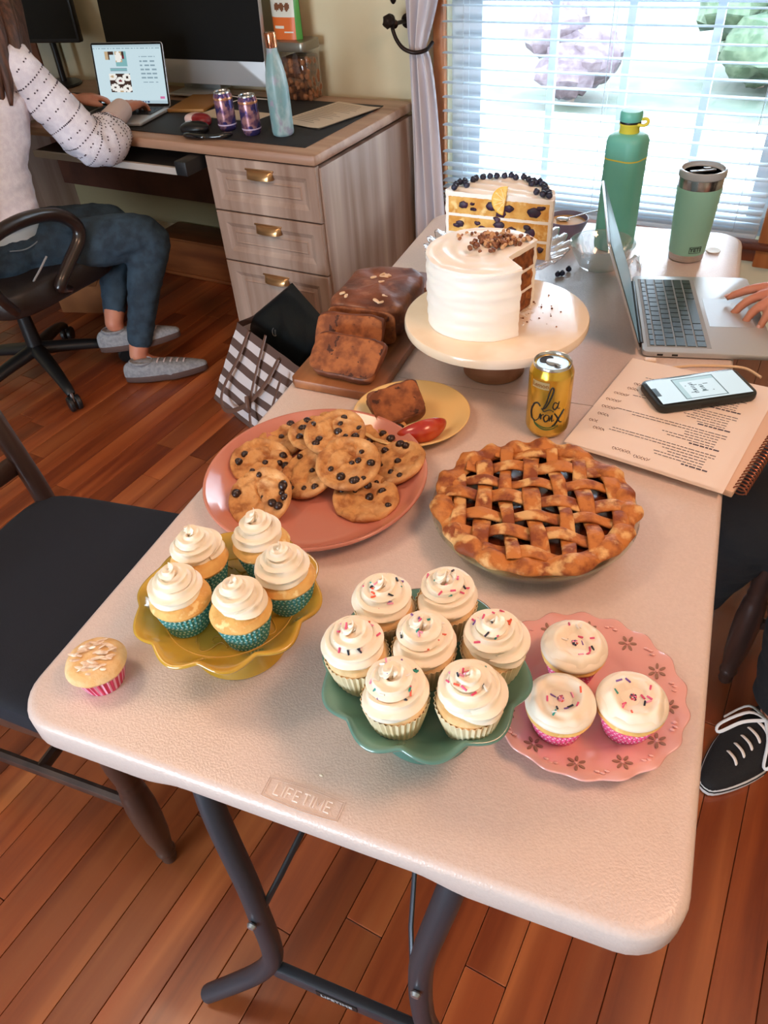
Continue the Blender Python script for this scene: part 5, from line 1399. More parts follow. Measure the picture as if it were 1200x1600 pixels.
def phone_scr(x, y):
    if x < .06 and .32 < y < .68: return 3
    if .27 < x < .75 and .06 < y < .94:
        if x < .285 or x > .735 or y < .09 or y > .91: return 2
        if (x - .5) ** 2 < .02 and abs(y - .30 - .3 * int((x * 8) % 1 > .5)) < .02: return 2
        if .42 < x < .46 and .25 < y < .7 and int(y * 40) % 2: return 3
        if .52 < x < .55 and .3 < y < .6 and int(y * 40) % 3: return 2
        return 1 if (x < .34 or y > .8) else 0
    return 0
cells(.148, .067, 74, 34, phone_scr, M=Matrix.Translation((0, 0, .01345))).build('screen', PSC, ph_, smooth=False)
MB().box((0, -.0412, .006), (.03, .0008, .003)).build('side_button', M_blk, ph_, smooth=False)
# stray crumb by the badge
o = MB().superq(.0022, .0014, .0012, 1, 1, 8, 5, nz=.0006, ns=300).build('frosting_crumb', M_frostw); o.location = (.372, .049, T + .001); tag(o, 'tiny white frosting crumb above the moulded badge on the table', 'crumb')
o = MB().box((0, 0, .009), (.085, .045, .018), bev=.003).build('wood_stool_slice', wood('rustic_stripe', (170, 120, 92), (110, 66, 46), along='Y', scale=30), None); o.location = (.815, .985, T - .20)
bpy.data.objects.remove(o)

# ---------------------------------------------------------------- chairs
M_dk = wood('dark_walnut', (70, 48, 40), (46, 30, 26), (92, 66, 54), along='Z', scale=20, rough=.38, stretch=10, coat=.2)
M_navy = mat('navy_cushion', (15, 19, 31), .85, bump=.2, bscale=500)
def dining_chair(label, loc, rotz):
    # local frame: front towards +x, seat .46 deep and wide
    t = thing('dining_chair', label, 'chair', loc, rotz)
    S = MB(); S.superq(.235, .235, .032, .25, .3, 56, 14, c0=(0, 0, .465), shape=lambda p: (p.x, p.y * (1 + .05 * p.x / .235), p.z + .004 * (1 - (p.x / .235) ** 2) * (1 - (p.y / .235) ** 2)))
    S.build('seat', M_navy, t)
    a = MB()
    for y in (-.215, .215): a.box((0, y, .418), (.42, .024, .05), bev=.003)
    for x in (-.205, .215): a.box((x, 0, .418), (.024, .42, .05), bev=.003)
    a.build('seat_rail', M_dk, t)
    prof = [(0, 0), (.013, 0), (.015, .006), (.0135, .02), (.018, .030), (.019, .036), (.0175, .042), (.016, .046), (.023, .10), (.026, .16), (.0265, .21), (.023, .26), (.019, .275), (.021, .282), (.019, .290), (.020, .30), (.023, .34), (.024, .44), (0, .44)]
    for y in (-.205, .205): MB().lathe(prof, 20).build('leg', M_dk, t, loc=(.205, y, 0))
    for y in (-.205, .205):
        MB().tube([(-.27, y, 0), (-.225, y, .25), (-.215, y, .46), (-.235, y * .98, .62), (-.30, y * .96, .98)], [.017, .019, .021, .020, .016], 10, smooth=5).build('back_post', M_dk, t)
    MB().tube([(-.225, -.20, .20), (.20, -.205, .20)], .011, 8, flat=1.3).build('stretcher', M_dk, t)
    MB().tube([(-.225, .20, .20), (.20, .205, .20)], .011, 8, flat=1.3).build('stretcher', M_dk, t)
    MB().tube([(-.02, -.20, .20), (-.02, .20, .20)], .011, 8, flat=1.3).build('stretcher', M_dk, t)
    for z, h_ in ((.575, .045), (.95, .07)):
        x = -.222 - .2 * max(0, z - .5)
        MB().grid(lambda a_, b_: (x - .02 * sin(pi * a_) + .010 * cos(2 * pi * b_), -.20 + .40 * a_, z + h_ / 2 * sin(2 * pi * b_)), 16, 10, cv=True).build('back_rail', M_dk, t)
    for k, y in enumerate((-.09, 0, .09)):
        MB().tube([(-.245, y * .7, .59), (-.262, y * 1.5, .70), (-.288, y * .6, .80), (-.312, y, .93)], .013, 8, smooth=5, flat=.6).build('back_splat', M_dk, t)
    return t
dining_chair('dark wooden dining chair with a navy seat, at the left side of the table', (-.300, .345, 0), radians(1))
dining_chair("dark wooden dining chair under the seated person in black, right of the table", (1.075, 1.125, 0), radians(183))

# office chair under the typing woman -------------------------------------
oc = thing('office_chair', 'black swivel office chair with a looped armrest, under the typing woman', 'chair', R(-1.03, -.47, 0), RY)
M_lea = mat('brown_black_leather', (38, 28, 24), .45, bump=.3, bscale=120); M_bp = mat('chair_black', (24, 25, 27), .42)
MB().superq(.27, .26, .055, .35, .4, 48, 16, nz=.004, ns=10, c0=(.02, .03, .42)).build('seat', M_lea, oc, angle=0)
MB().superq(.26, .05, .32, .35, .5, 40, 20, nz=.004, ns=8, M=XF((0, -.30, .80), (radians(-10), 0, 0))).build('backrest', M_lea, oc, angle=0)
for sx, uu in ((1, .31), (-1, -.29)):
    pts = [(uu - .03 * sx, .02, .40), (uu, -.03, .435), (uu, .035, .49), (uu, .105, .545), (uu, .105, .595), (uu, .04, .645), (uu, -.08, .668), (uu, -.20, .655), (uu, -.26, .60), (uu, -.25, .50), (uu - .02 * sx, -.20, .42)]
    MB().tube(pts, [.018, .019, .020, .021, .022, .024, .025, .024, .021, .019, .018], 12, smooth=5, flat=.8).build('armrest', mat('arm_dark', (40, 28, 24), .3, coat=.3), oc)
MB().tube([(0, 0, .10), (0, 0, .25), (0, 0, .37)], [.03, .025, .022], 16).build('gas_column', M_bp, oc)
MB().box((0, 0, .36), (.22, .2, .03), bev=.006).build('tilt_plate', M_bp, oc)
for k in range(5):
    a = radians(-23 + 72 * k)
    lg = MB().tube([(.02 * cos(a), .02 * sin(a), .125), (.16 * cos(a), .16 * sin(a), .105), (.27 * cos(a), .27 * sin(a), .080), (.300 * cos(a), .300 * sin(a), .062)], [.030, .025, .019, .015], 12, smooth=4, flat=.8).build('base_arm', M_bp, oc)
    MB().tube([(.303 * cos(a), .303 * sin(a), .035), (.303 * cos(a), .303 * sin(a), .070)], .006, 8).build('caster_stem', M_sil, lg)
    w = MB()
    for s_ in (-1, 1): w.lathe([(0, -.009), (.024, -.009), (.028, -.005), (.028, .005), (.024, .009), (0, .009)], 22, M=XF((.303 * cos(a), .303 * sin(a), .0285), (radians(90), 0, a)) @ Matrix.Translation((0, 0, s_ * .013)))
    w.build('caster', M_bp, lg)
MB().tube([(.285, -.02, .53), (.275, -.05, .50), (.255, -.09, .455), (.235, -.11, .40)], .0035, 6, smooth=5).build('tilt_lever', M_silm, oc)

bx = thing('cardboard_box', 'brown cardboard box on the floor under the desk, behind the office chair', 'box', R(-1.32, .10, 0), RY + radians(18))
M_card = mat('cardboard', (150, 92, 50), .85, col2=(134, 80, 42), scale=8)
b = MB(); b.box((0, 0, .085), (.26, .20, .17)); b.build('box_body', M_card, bx, smooth=False)
for s_ in (-1, 1): MB().box((0, 0, 0), (.26, .10, .003), M=XF((0, s_ * .142, .19), (radians(-30 * s_), 0, 0))).build('flap', M_card, bx, smooth=False)

# ---------------------------------------------------------------- people
def hand(mb, W, D, U, S, curl=.5, sc=1.0, spread=.12, thumb=True, curls=None):
    D = Vector(D).normalized(); U = Vector(U); U = (U - D * U.dot(D)).normalized(); S = Vector(S); S = (S - D * S.dot(D) - U * S.dot(U)).normalized(); W = Vector(W)
    offs = (.031, .011, -.009, -.027); lens = (.074, .082, .076, .060); tips = []
    for i in range(4):
        kn = W + D * (.084 - .004 * abs(i - 1)) * sc + S * offs[i] * sc + U * .004
        mb.tube([W + S * offs[i] * .55 * sc, W + D * .045 * sc + S * offs[i] * .85 * sc + U * .004, kn], [.0155 * sc, .0145 * sc, .0115 * sc], 10)
        fan = (offs[i] / .03) * spread; d = (D + S * fan).normalized(); ax = d.cross(U).normalized(); p = kn; c = curls[i] if curls else curl
        rads = (.0098, .0088, .0080, .0068); pts = [kn - d * .012]; rr = [.0105 * sc]
        pts.append(p); rr.append(rads[0] * sc)
        for q, fr_ in enumerate((.45, .30, .25)):
            d = Quaternion(ax, -c * (.75, .9, .6)[q]) @ d
            p = p + d * lens[i] * fr_ * sc; pts.append(p); rr.append(rads[q + 1] * sc)
        mb.tube(pts, rr, 10, smooth=3); mb.superq(rr[-1], rr[-1], rr[-1], 1, 1, 10, 6, c0=pts[-1]); tips.append((pts[-1], d))
    if thumb:
        pts = [W + D * .012 * sc + S * .012 * sc, W + D * .040 * sc + S * .040 * sc - U * .006, W + D * .068 * sc + S * .052 * sc - U * .014, W + D * .092 * sc + S * .050 * sc - U * .020]
        mb.tube(pts, [.015 * sc, .0125 * sc, .0105 * sc, .0085 * sc], 10, smooth=3); mb.superq(.0085 * sc, .0085 * sc, .0085 * sc, 1, 1, 10, 6, c0=pts[-1])
    return tips
def nails(parent, tips, U, m):
    for p, d in tips:
        U2 = (Vector(U) - d * Vector(U).dot(d)).normalized(); s_ = d.cross(U2)
        Mx = Matrix((s_, d, U2)).transposed().to_4x4(); Mx.translation = p + U2 * .0058 + d * .001
        MB().superq(.0046, .0058, .0016, 1, 1, 10, 6, M=Mx).build('nail', m, parent)
def limb(mb, pts, rads, n=16, sm=5):
    mb.tube(pts, rads, n, smooth=sm)
    for p, r in ((pts[0], rads[0]), (pts[-1], rads[-1])): mb.superq(r, r, r, 1, 1, 14, 8, c0=p)
def wrinkle(me, amp, sc_):
    # soft cloth creases pushed along the surface normals
    cn = [(v_.co.copy(), v_.normal.copy()) for v_ in me.vertices]; fl_ = []
    for c_, n_ in cn: fl_ += list(c_ + n_ * amp * noise.fractal(Vector((c_.x * sc_, c_.y * sc_, c_.z * sc_ * 1.8)), 1, 2, 3))
    me.vertices.foreach_set('co', fl_); me.update()
def face(mb, H, F, sc=1.0):
    # nose, chin, brow and ears added to the skull mass before fusing
    F = Vector(F).normalized(); Z = Vector((0, 0, 1)); S = F.cross(Z).normalized(); H = Vector(H)
    mb.superq(.074 * sc, .090 * sc, .112 * sc, 1, 1, 24, 16, M=Matrix.LocRotScale(H, F.to_track_quat('Y', 'Z'), None))
    mb.superq(.052, .058, .052, 1, 1, 16, 10, c0=H + F * .028 - Z * .070)
    mb.tube([H + F * .083 + Z * .012, H + F * .104 - Z * .024, H + F * .088 - Z * .034], [.009, .014, .010], 8, smooth=2)
    for s_ in (-1, 1):
        mb.superq(.010, .018, .028, 1, 1, 10, 8, c0=H + S * s_ * .076 - Z * .008)
        mb.superq(.016, .012, .008, 1, 1, 10, 6, c0=H + S * s_ * .030 + F * .078 + Z * .022)
    return S
def face_parts(parent, H, F):
    F = Vector(F).normalized(); Z = Vector((0, 0, 1)); S = F.cross(Z).normalized(); H = Vector(H)
    for s_ in (-1, 1):
        e = MB().superq(.0115, .0115, .0095, 1, 1, 14, 10, c0=H + S * s_ * .031 + F * .081 - Z * .000).build('eye', mat('eye_white', (232, 228, 222), .2), parent)
        MB().superq(.0055, .0055, .0055, 1, 1, 10, 8, c0=H + S * s_ * .031 + F * .0895).build('iris', mat('iris_brown', (70, 46, 32), .2), e)
    MB().tube([H - S * .024 + F * .083 - Z * .058, H + F * .093 - Z * .056, H + S * .024 + F * .083 - Z * .058], [.003, .0062, .003], 8, smooth=4).build('lips', mat('lips', (178, 96, 88), .45), parent)
M_skin = mat('skin', (206, 140, 112), .5, sss=.12, col2=(196, 124, 98), scale=14, bump=.06, bscale=200)
M_nail = mat('nail', (226, 176, 164), .25)

def shoe(parent, toe, heel, lift, cu, cs, cl, w=.050, name='shoe', high=.075, bow=False, foxing=None, tilt=0.0):
    # sole outline and upper in a frame whose +x runs from the heel to the toe
    toe = Vector(toe); heel = Vector(heel); d = toe - heel; L = d.length; d.normalize()
    s_ = Vector((-d.y, d.x, 0)).normalized(); u_ = d.cross(s_); M_ = Matrix((d, s_, u_)).transposed().to_4x4(); M_.translation = heel
    def out(k, e=0.0):
        o = []
        for i in range(36):
            a = 2 * pi * i / 36; x = L / 2 * (1 + cos(a)); ww = w * (.72 + .28 * sin(pi * min(1, x / L * 1.05)) ** 1) * (1.06 if x > L * .55 else .92)
            o.append((x * (1 + e) - e * L / 2, (abs(sin(a)) ** .75) * math.copysign(1, sin(a)) * ww * (1 + e)))
        return o
    so = MB(); so.prism(out(0), 0, .026, .004, M=M_); sh_ = so.build(name, cs, parent)
    def ups(a, b_):
        th = 2 * pi * a; x = L / 2 * (1 + cos(th)); ww = w * (.72 + .28 * sin(pi * min(1, x / L * 1.05))) * (1.06 if x > L * .55 else .92) * .97
        y = (abs(sin(th)) ** .75) * math.copysign(1, sin(th)) * ww
        f = x / L; H_ = high * (1 if f < .30 else max(.0, 1 - (f - .30) / .62) ** .8 * .62 + .38 * (1 if f < .9 else 1))
        # close towards the ridge of the foot
        px = L * .46 + (x - L * .46) * (.62 + .38 * cos(b_ * pi / 2) ** .6); k = cos(b_ * pi / 2) ** .7
        ridge = .024 + (high - .024) * max(.30, min(1, 1.28 - 1.05 * px / L))
        return (px, y * k, .022 + (ridge - .022) * sin(b_ * pi / 2) ** .8)
    up = MB(); up.grid(ups, 48, 14, cu=True, M=M_); up.build('upper', cu, sh_, angle=0)
    cof = MB(); cof.lathe([(.030, .0), (.034, .010), (.030, .014), (.026, .006)], 24, M=M_ @ XF((L * .24, 0, high - .014), (0, radians(6), 0), (1.35, 1, 1))); cof.build('collar', cu, sh_)
    la = MB()
    for k in range(5):
        x = L * (.44 + .075 * k); z = .024 + (high - .024) * max(.30, min(1, 1.28 - 1.05 * x / L)) + .002; hw_ = .021 - .0012 * k
        la.tube([(x - .006, -hw_, z - .007), (x, -hw_ * .4, z + .001), (x + .004, hw_ * .4, z + .001), (x + .008, hw_, z - .007)], .0036, 8, smooth=3, flat=.4, M=M_)
    if bow:
        zb = high * .98
        for sg in (-1, 1):
            la.tube([(L * .40, 0, zb), (L * .46, sg * .030, zb + .008), (L * .60, sg * .058, zb - .026), (L * .64, sg * .050, zb - .036), (L * .52, sg * .028, zb - .008), (L * .41, 0, zb)], .0036, 8, smooth=5, flat=.45, M=M_)
            la.tube([(L * .40, 0, zb), (L * .40, sg * .04, zb + .002), (L * .50, sg * .066, zb - .040)], .0034, 8, smooth=5, flat=.45, M=M_)
    la.build('lace', cl, sh_)
    if foxing:
        fx = MB(); o = out(0, .012); fx.tube([(x, y, .017) for x, y in o] + [(o[0][0], o[0][1], .017)], .0013, 6, M=M_); fx.build('sole_stripe', foxing, sh_)
    return sh_

def cloth_tube(pts, rads, n=40, sm=8, fold=.004, fs=14, seed=0, flat=1.0, per=None):
    # garment sleeve or trouser leg: a swept tube with soft folds
    b = MB(); b.tube(pts, rads, n, smooth=sm, caps=True, flat=flat)
    out = []
    for i, p in enumerate(b.v):
        q = Vector(p); a = noise.fractal(q * fs + Vector((seed, 0, 0)), 1, 2, 2)
        out.append((q.x + a * fold, q.y + a * fold * .8, q.z + a * fold))
    b.v = out; return b

# ---- the typing woman, built in room axes and parented to an empty on the seat
wa = thing('person', 'seated woman with long brown hair, white openwork sweater and jeans, typing at the desk', 'person', R(0, 0, 0), RY)
P = {'pel': (-1.03, -.46, .52), 'spine': (-1.03, -.42, .70), 'chest': (-1.03, -.33, .90), 'neck': (-1.03, -.25, 1.08), 'rs': (-.875, -.27, 1.02), 'ls': (-1.19, -.27, 1.02),
     're': (-.775, -.15, .775), 'le': (-1.33, -.06, .80), 'rw': (-.870, .115, .812), 'lw': (-1.175, .165, .812), 'rh': (-.93, -.45, .505), 'lh': (-1.13, -.45, .505),
     'rk': (-.645, -.140, .475), 'lk': (-.84, -.10, .475), 'ra': (-.690, -.300, .085), 'la': (-.785, -.285, .19)}
V_ = {k: Vector(p) for k, p in P.items()}
mb = MB()
limb(mb, [V_['pel'], V_['spine'], V_['chest'], V_['neck'] - Vector((0, 0, .03)), V_['neck']], [.12, .095, .095, .055, .048]); limb(mb, [V_['neck'], V_['neck'] + Vector((.0, .04, .10))], [.045, .048])
limb(mb, [V_['ls'], V_['chest'] + Vector((0, .03, .08)), V_['rs']], [.044, .055, .044])
for s_, e_, w_ in (('rs', 're', 'rw'), ('ls', 'le', 'lw')): limb(mb, [V_[s_], (V_[s_] + V_[e_]) / 2, V_[e_], (V_[e_] + V_[w_]) / 2, V_[w_]], [.044, .038, .034, .032, .025])
for h_, k_, a_ in (('rh', 'rk', 'ra'), ('lh', 'lk', 'la')): limb(mb, [V_[h_], (V_[h_] + V_[k_]) / 2, V_[k_], (V_[k_] * .6 + V_[a_] * .4), V_[a_]], [.085, .070, .052, .050, .033])
limb(mb, [V_['ra'], V_['ra'] + Vector((.03, .025, -.040)), V_['ra'] + Vector((.12, .095, -.058))], [.032, .026, .014]); limb(mb, [V_['la'], V_['la'] + Vector((.02, .01, -.050)), V_['la'] + Vector((.10, .09, -.070))], [.034, .026, .014])
HA = V_['neck'] + Vector((-.02, .10, .20)); FA = Vector((.05, 1, -.25)); face(mb, HA, FA)
tr = hand(mb, V_['rw'], (-.26, 1, -.06), (0, .1, 1), (-1, 0, 0), curl=.50)
tl_ = hand(mb, V_['lw'], (.50, .62, -.03), (.0, .1, 1), (.7, -.5, 0), curl=.50)
body = put_mesh(fuse(mb, 'body', .0052, 3), 'body', M_skin, wa)
nails(wa, tr, (0, .3, 1), M_nail); face_parts(wa, HA, FA)
# sweater
M_sw = mat('sweater_knit', (240, 237, 247), .9, col2=(230, 226, 238), scale=60, bump=.5, bscale=400, bdetail=1)
def eyelet_mat():
    m = mat('sweater_eyelet', (226, 220, 228), .9, bump=.5, bscale=400, uv=False); return m
sweat = MB()
rings = [((-1.03, -.47, .600), .195, .140), ((-1.03, -.465, .625), .200, .148), ((-1.03, -.45, .66), .190, .140), ((-1.03, -.42, .74), .178, .128), ((-1.03, -.37, .84), .180, .125), ((-1.03, -.32, .93), .185, .125), ((-1.03, -.28, 1.01), .165, .105), ((-1.03, -.26, 1.06), .095, .075), ((-1.03, -.25, 1.085), .058, .055)]
def swf(a, b_):
    f = b_ * (len(rings) - 1); i = min(int(f), len(rings) - 2); t_ = f - i
    c0, w0, d0 = rings[i]; c1, w1, d1 = rings[i + 1]; th = 2 * pi * a
    cx, cy, cz = (c0[j] * (1 - t_) + c1[j] * t_ for j in range(3)); w = w0 * (1 - t_) + w1 * t_; dd = d0 * (1 - t_) + d1 * t_
    x = math.copysign(abs(cos(th)) ** .85, cos(th)) * w; y = math.copysign(abs(sin(th)) ** .85, sin(th)) * dd
    fo = .012 * noise.noise(Vector((x * 7, y * 7, cz * 24))) + .010 * noise.noise(Vector((x * 4 + cz * 9, y * 5, cz * 40))) * (1 - b_)
    return (cx + x * (1 + fo * 4), cy + y * (1 + fo * 4), cz + .010 * sin(th * 2 + 1) * (1 - b_))
sweat.grid(swf, 64, 60, cu=True)
sweat.build('sweater', M_sw, wa, angle=0)
MB().tube([swf(k / 40, .03) for k in range(41)], .009, 8).build('sweater_hem', M_sw, wa)
sleeveR = ([V_['rs'] + Vector((-.05, -.01, .0)), V_['rs'] + Vector((.0, 0, -.005)), (-.855, -.235, .95), (-.815, -.19, .86), (-.795, -.155, .795), (-.780, -.120, .770), (-.785, -.080, .770), (-.800, -.045, .778), (-.818, -.020, .788), (-.832, .000, .797)],
           [.060, .070, .068, .070, .074, .078, .080, .074, .056, .040])
sl = cloth_tube(*sleeveR, n=48, sm=8, fold=.010, fs=14, seed=2); slo = sl.build('sleeve', M_sw, wa, angle=0)
sleeveL = ([V_['ls'] + Vector((.05, 0, 0)), V_['ls'], (-1.25, -.20, .93), (-1.31, -.12, .85), (-1.33, -.05, .822), (-1.28, .04, .826), (-1.235, .10, .824)], [.066, .074, .074, .076, .074, .060, .040])
cloth_tube(*sleeveL, n=40, sm=8, fold=.010, fs=14, seed=5).build('sleeve', M_sw, wa, angle=0)
M_cuff = mat('sweater_cuff', (224, 204, 200), .9, bump=.5, bscale=300, stretch=(1, 1, 1))
for a_, b_ in (((-.828, -.008, .797), (-.872, .108, .812)), ((-1.245, .09, .824), (-1.185, .155, .814))):
    MB().tube([a_, tuple((Vector(a_) + Vector(b_)) / 2), b_], [.041, .040, .036], 28, smooth=3).build('cuff', M_cuff, wa)
# rows of little eyelets worked round the sleeves
eb = MB(); cnt = 48
def eyelets(mbs, b):
    nr = len(mbs.v) // cnt_s
    k = 3
    while k < nr - 5:
        kind = (k // 3) % 2
        for i in range(cnt_s):
            if kind == 1 and (i % 4) > 1: continue
            rows_ = (0,) if kind == 0 else (0, 1)
            for r_ in rows_:
                idx = (k + (r_ if i % 2 == 0 else -r_ * 0)) * cnt_s + i
                if kind == 0 or (i + r_) % 2 == 0:
                    p = Vector(mbs.v[idx]); ctr = sum((Vector(mbs.v[(idx // cnt_s) * cnt_s + q]) for q in range(0, cnt_s, 6)), Vector()) / (cnt_s / 6)
                    nn = (p - ctr).normalized(); b.superq(.0028, .0028, .0008, 1, 1, 7, 4, M=Matrix.Translation(p + nn * .0006) @ align((0, 0, 1), nn))
        k += 3
cnt_s = 48; eyelets(sl, eb)
eb.build('sleeve_eyelets', mat('eyelet_dark', (74, 62, 78), .9), wa, kind='stuff')
# strip of undershirt, jeans, ankles
M_jean = mat('denim', (46, 66, 82), .85, col2=(34, 50, 64), scale=30, bump=.4, bscale=300, col3=(60, 82, 98), scale3=6, ramp3=(.5, .75))
b = MB(); b.superq(.200, .150, .060, .6, .8, 40, 14, c0=(-1.03, -.475, .575)); b.build('undershirt', mat('undershirt', (206, 216, 224), .8), wa, angle=0)
b = MB(); b.superq(.205, .165, .088, .55, .75, 40, 16, c0=(-1.03, -.47, .525)); 
for h_, k_, a_, rs_, f in (('rh', 'rk', 'ra', (.104, .086, .074, .066, .052, .044), .16), ('lh', 'lk', 'la', (.108, .092, .074, .062, .050, .043), .16)):
    H_, K_, A_ = V_[h_], V_[k_], V_[a_]
    end = K_ + (A_ - K_) * (.86 if k_ == 'rk' else .84)
    limb(b, [H_, H_ * .5 + K_ * .5, K_ * .98 + H_ * .02, K_ * .75 + A_ * .25, K_ * .4 + A_ * .6, end], list(rs_), 20, 5)
jm = fuse(b, 'jeans', .007, 4)
wrinkle(jm, .0045, 18)
put_mesh(jm, 'jeans', M_jean, wa)
MB().tube([(-.835, -.55, .556), (-.825, -.50, .545), (-.822, -.45, .552), (-.83, -.41, .572)], .0022, 6, smooth=5).build('pocket_seam', mat('seam_light', (120, 134, 146), .8), wa)
M_grey = mat('grey_canvas', (150, 152, 156), .85, col2=(130, 132, 138), scale=90, bump=.4, bscale=400); M_gsole = mat('gum_sole', (84, 62, 56), .7, bump=.5, bscale=200); M_glace = mat('grey_lace', (190, 170, 168), .8)
shoe(wa, (-.470, -.180, .012), (-.712, -.372, .004), 0, M_grey, M_gsole, M_glace, w=.046, high=.078)
shoe(wa, (-.600, -.150, .108), (-.835, -.345, .088), 0, M_grey, M_gsole, M_glace, w=.046, high=.082)
# long hair
M_hair = mat('brown_hair', (98, 62, 46), .5, col2=(62, 38, 28), scale=90, stretch=(1, 1, .05), bump=.8, bscale=220)
hr = MB(); hr.superq(.088, .106, .112, 1, 1, 28, 18, nz=.005, ns=20, c0=HA + Vector((0, -.013, .035)))
rg = random.Random(2)
for k in range(56):
    a = radians(95 + 260 * k / 55) + pi / 2
    p0 = HA + Vector((.080 * cos(a), .085 * sin(a) - .02, .02)); dx = .5 * cos(a)
    p1 = HA + Vector((.110 * cos(a), .10 * sin(a) - .03, -.10)); p2 = HA + Vector((.155 * cos(a), .09 * sin(a) - .07, -.23 + rg.uniform(-.01, .01)))
    p3 = HA + Vector((.150 * cos(a) + .02, .085 * sin(a) - .085, -.34 + rg.uniform(-.03, .03)))
    hr.tube([p0, p1, p2, p3], [.018, .020, .018, .004], 8, smooth=4, flat=.5)
for k in range(7):
    o_ = Vector((.012 * (k % 3), -.018 * k + .03, 0))
    hr.tube([HA + Vector((.075, -.03, .03)) + o_ * .4, Vector((-.925, -.215, 1.19)) + o_, Vector((-.885, -.245, 1.125)) + o_, Vector((-.868, -.270, 1.075 - .012 * k)) + o_, Vector((-.872, -.285, 1.03 - .02 * k)) + o_ * 1.1], [.022, .026, .024, .018, .005], 8, smooth=5, flat=.6)
hr.build('hair', M_hair, wa, angle=0)

# ---- the person in black on the right
wb_ = thing('person', 'seated person in black trousers and black canvas sneakers, one hand on the right laptop', 'person', (0, 0, 0), 0)
Q = {'pel': (1.25, 1.07, .56), 'spine': (1.25, 1.08, .74), 'chest': (1.22, 1.09, .93), 'neck': (1.17, 1.10, 1.11), 'ls': (1.20, .93, 1.05), 'rs': (1.20, 1.26, 1.05), 'le': (1.10, .955, .815), 're': (1.10, 1.36, .83),
     'lw': (.866, 1.178, .800), 'rw': (.98, 1.30, .60), 'lh': (1.23, .98, .55), 'rh': (1.24, 1.16, .55), 'lk': (.93, .815, .545), 'rk': (.825, .855, .530), 'la': (.972, .797, .105), 'ra': (.74, .98, .10)}
U_ = {k: Vector(p) for k, p in Q.items()}
mb = MB()
limb(mb, [U_['pel'], U_['spine'], U_['chest'], U_['neck']], [.14, .125, .14, .055]); limb(mb, [U_['neck'], U_['neck'] + Vector((-.03, 0, .10))], [.05, .05]); limb(mb, [U_['ls'], U_['chest'] + Vector((0, 0, .10)), U_['rs']], [.052, .075, .052])
for s_, e_, w_ in (('rs', 're', 'rw'), ('ls', 'le', 'lw')): limb(mb, [U_[s_], (U_[s_] + U_[e_]) / 2, U_[e_], (U_[e_] + U_[w_]) / 2, U_[w_]], [.050, .044, .038, .036, .027])
for h_, k_, a_ in (('rh', 'rk', 'ra'), ('lh', 'lk', 'la')): limb(mb, [U_[h_], (U_[h_] + U_[k_]) / 2, U_[k_], (U_[k_] * .6 + U_[a_] * .4), U_[a_]], [.085, .070, .050, .048, .034])
limb(mb, [U_['la'], U_['la'] + Vector((-.02, -.03, -.05)), U_['la'] + Vector((-.07, -.11, -.070))], [.034, .026, .014]); limb(mb, [U_['ra'], U_['ra'] + Vector((-.03, -.01, -.05)), U_['ra'] + Vector((-.12, -.02, -.07))], [.034, .026, .014])
HB = U_['neck'] + Vector((-.06, 0, .21)); FB = Vector((-1, 0, -.25)); face(mb, HB, FB, 1.03)
tb_ = hand(mb, U_['lw'], (-1, -.30, -.10), (-.05, 0, 1), (-.3, 1, 0), curl=.42, sc=1.05, spread=.30, thumb=True, curls=(.22, .42, .48, .55))
hand(mb, U_['rw'], (-1, 0, -.15), (0, 0, 1), (0, -1, 0), curl=.4)
put_mesh(fuse(mb, 'body', .0050, 3), 'body', M_skin, wb_); nails(wb_, tb_, (0, 0, 1), M_nail); face_parts(wb_, HB, FB)
M_blkc = mat('black_trousers', (20, 20, 22), .9, bump=.3, bscale=300); M_bsw = mat('black_jumper', (26, 26, 29), .9, bump=.3, bscale=300)
b = MB(); b.superq(.165, .195, .10, .6, .75, 36, 16, c0=U_['pel'] + Vector((0, 0, -.01)))
for h_, k_, a_ in (('rh', 'rk', 'ra'), ('lh', 'lk', 'la')):
    H_, K_, A_ = U_[h_], U_[k_], U_[a_]; limb(b, [H_, H_ * .5 + K_ * .5, K_, K_ * .7 + A_ * .3, K_ * .35 + A_ * .65, K_ * .06 + A_ * .94], [.112, .100, .084, .070, .062, .058], 20, 5)
tm_ = fuse(b, 'trousers', .008, 4)
wrinkle(tm_, .004, 14)
put_mesh(tm_, 'trousers', M_blkc, wb_)
b = MB(); limb(b, [U_['pel'] + Vector((0, 0, .06)), U_['spine'], U_['chest'], U_['neck'] + Vector((0, 0, -.03))], [.165, .15, .16, .075]); limb(b, [U_['ls'], U_['chest'] + Vector((0, 0, .09)), U_['rs']], [.070, .09, .070])
for s_, e_, w_ in (('rs', 're', 'rw'), ('ls', 'le', 'lw')): limb(b, [U_[s_], (U_[s_] + U_[e_]) / 2, U_[e_], U_[e_] * .5 + U_[w_] * .5, U_[e_] * .16 + U_[w_] * .84], [.066, .060, .052, .048, .040])
put_mesh(fuse(b, 'jumper', .008, 4), 'jumper', M_bsw, wb_)
M_bcan = mat('black_canvas', (24, 24, 26), .85, bump=.4, bscale=400); M_wsole = mat('white_rubber', (232, 230, 228), .5); M_wl = mat('white_lace', (236, 234, 232), .8)
shoe(wb_, (.852, .612, .002), (1.010, .860, .002), 0, M_bcan, M_wsole, M_wl, w=.052, high=.088, bow=True, foxing=M_bcan)
shoe(wb_, (.565, .945, .002), (.815, 1.000, .002), 0, M_bcan, M_wsole, M_wl, w=.050, high=.088, bow=True, foxing=M_bcan)
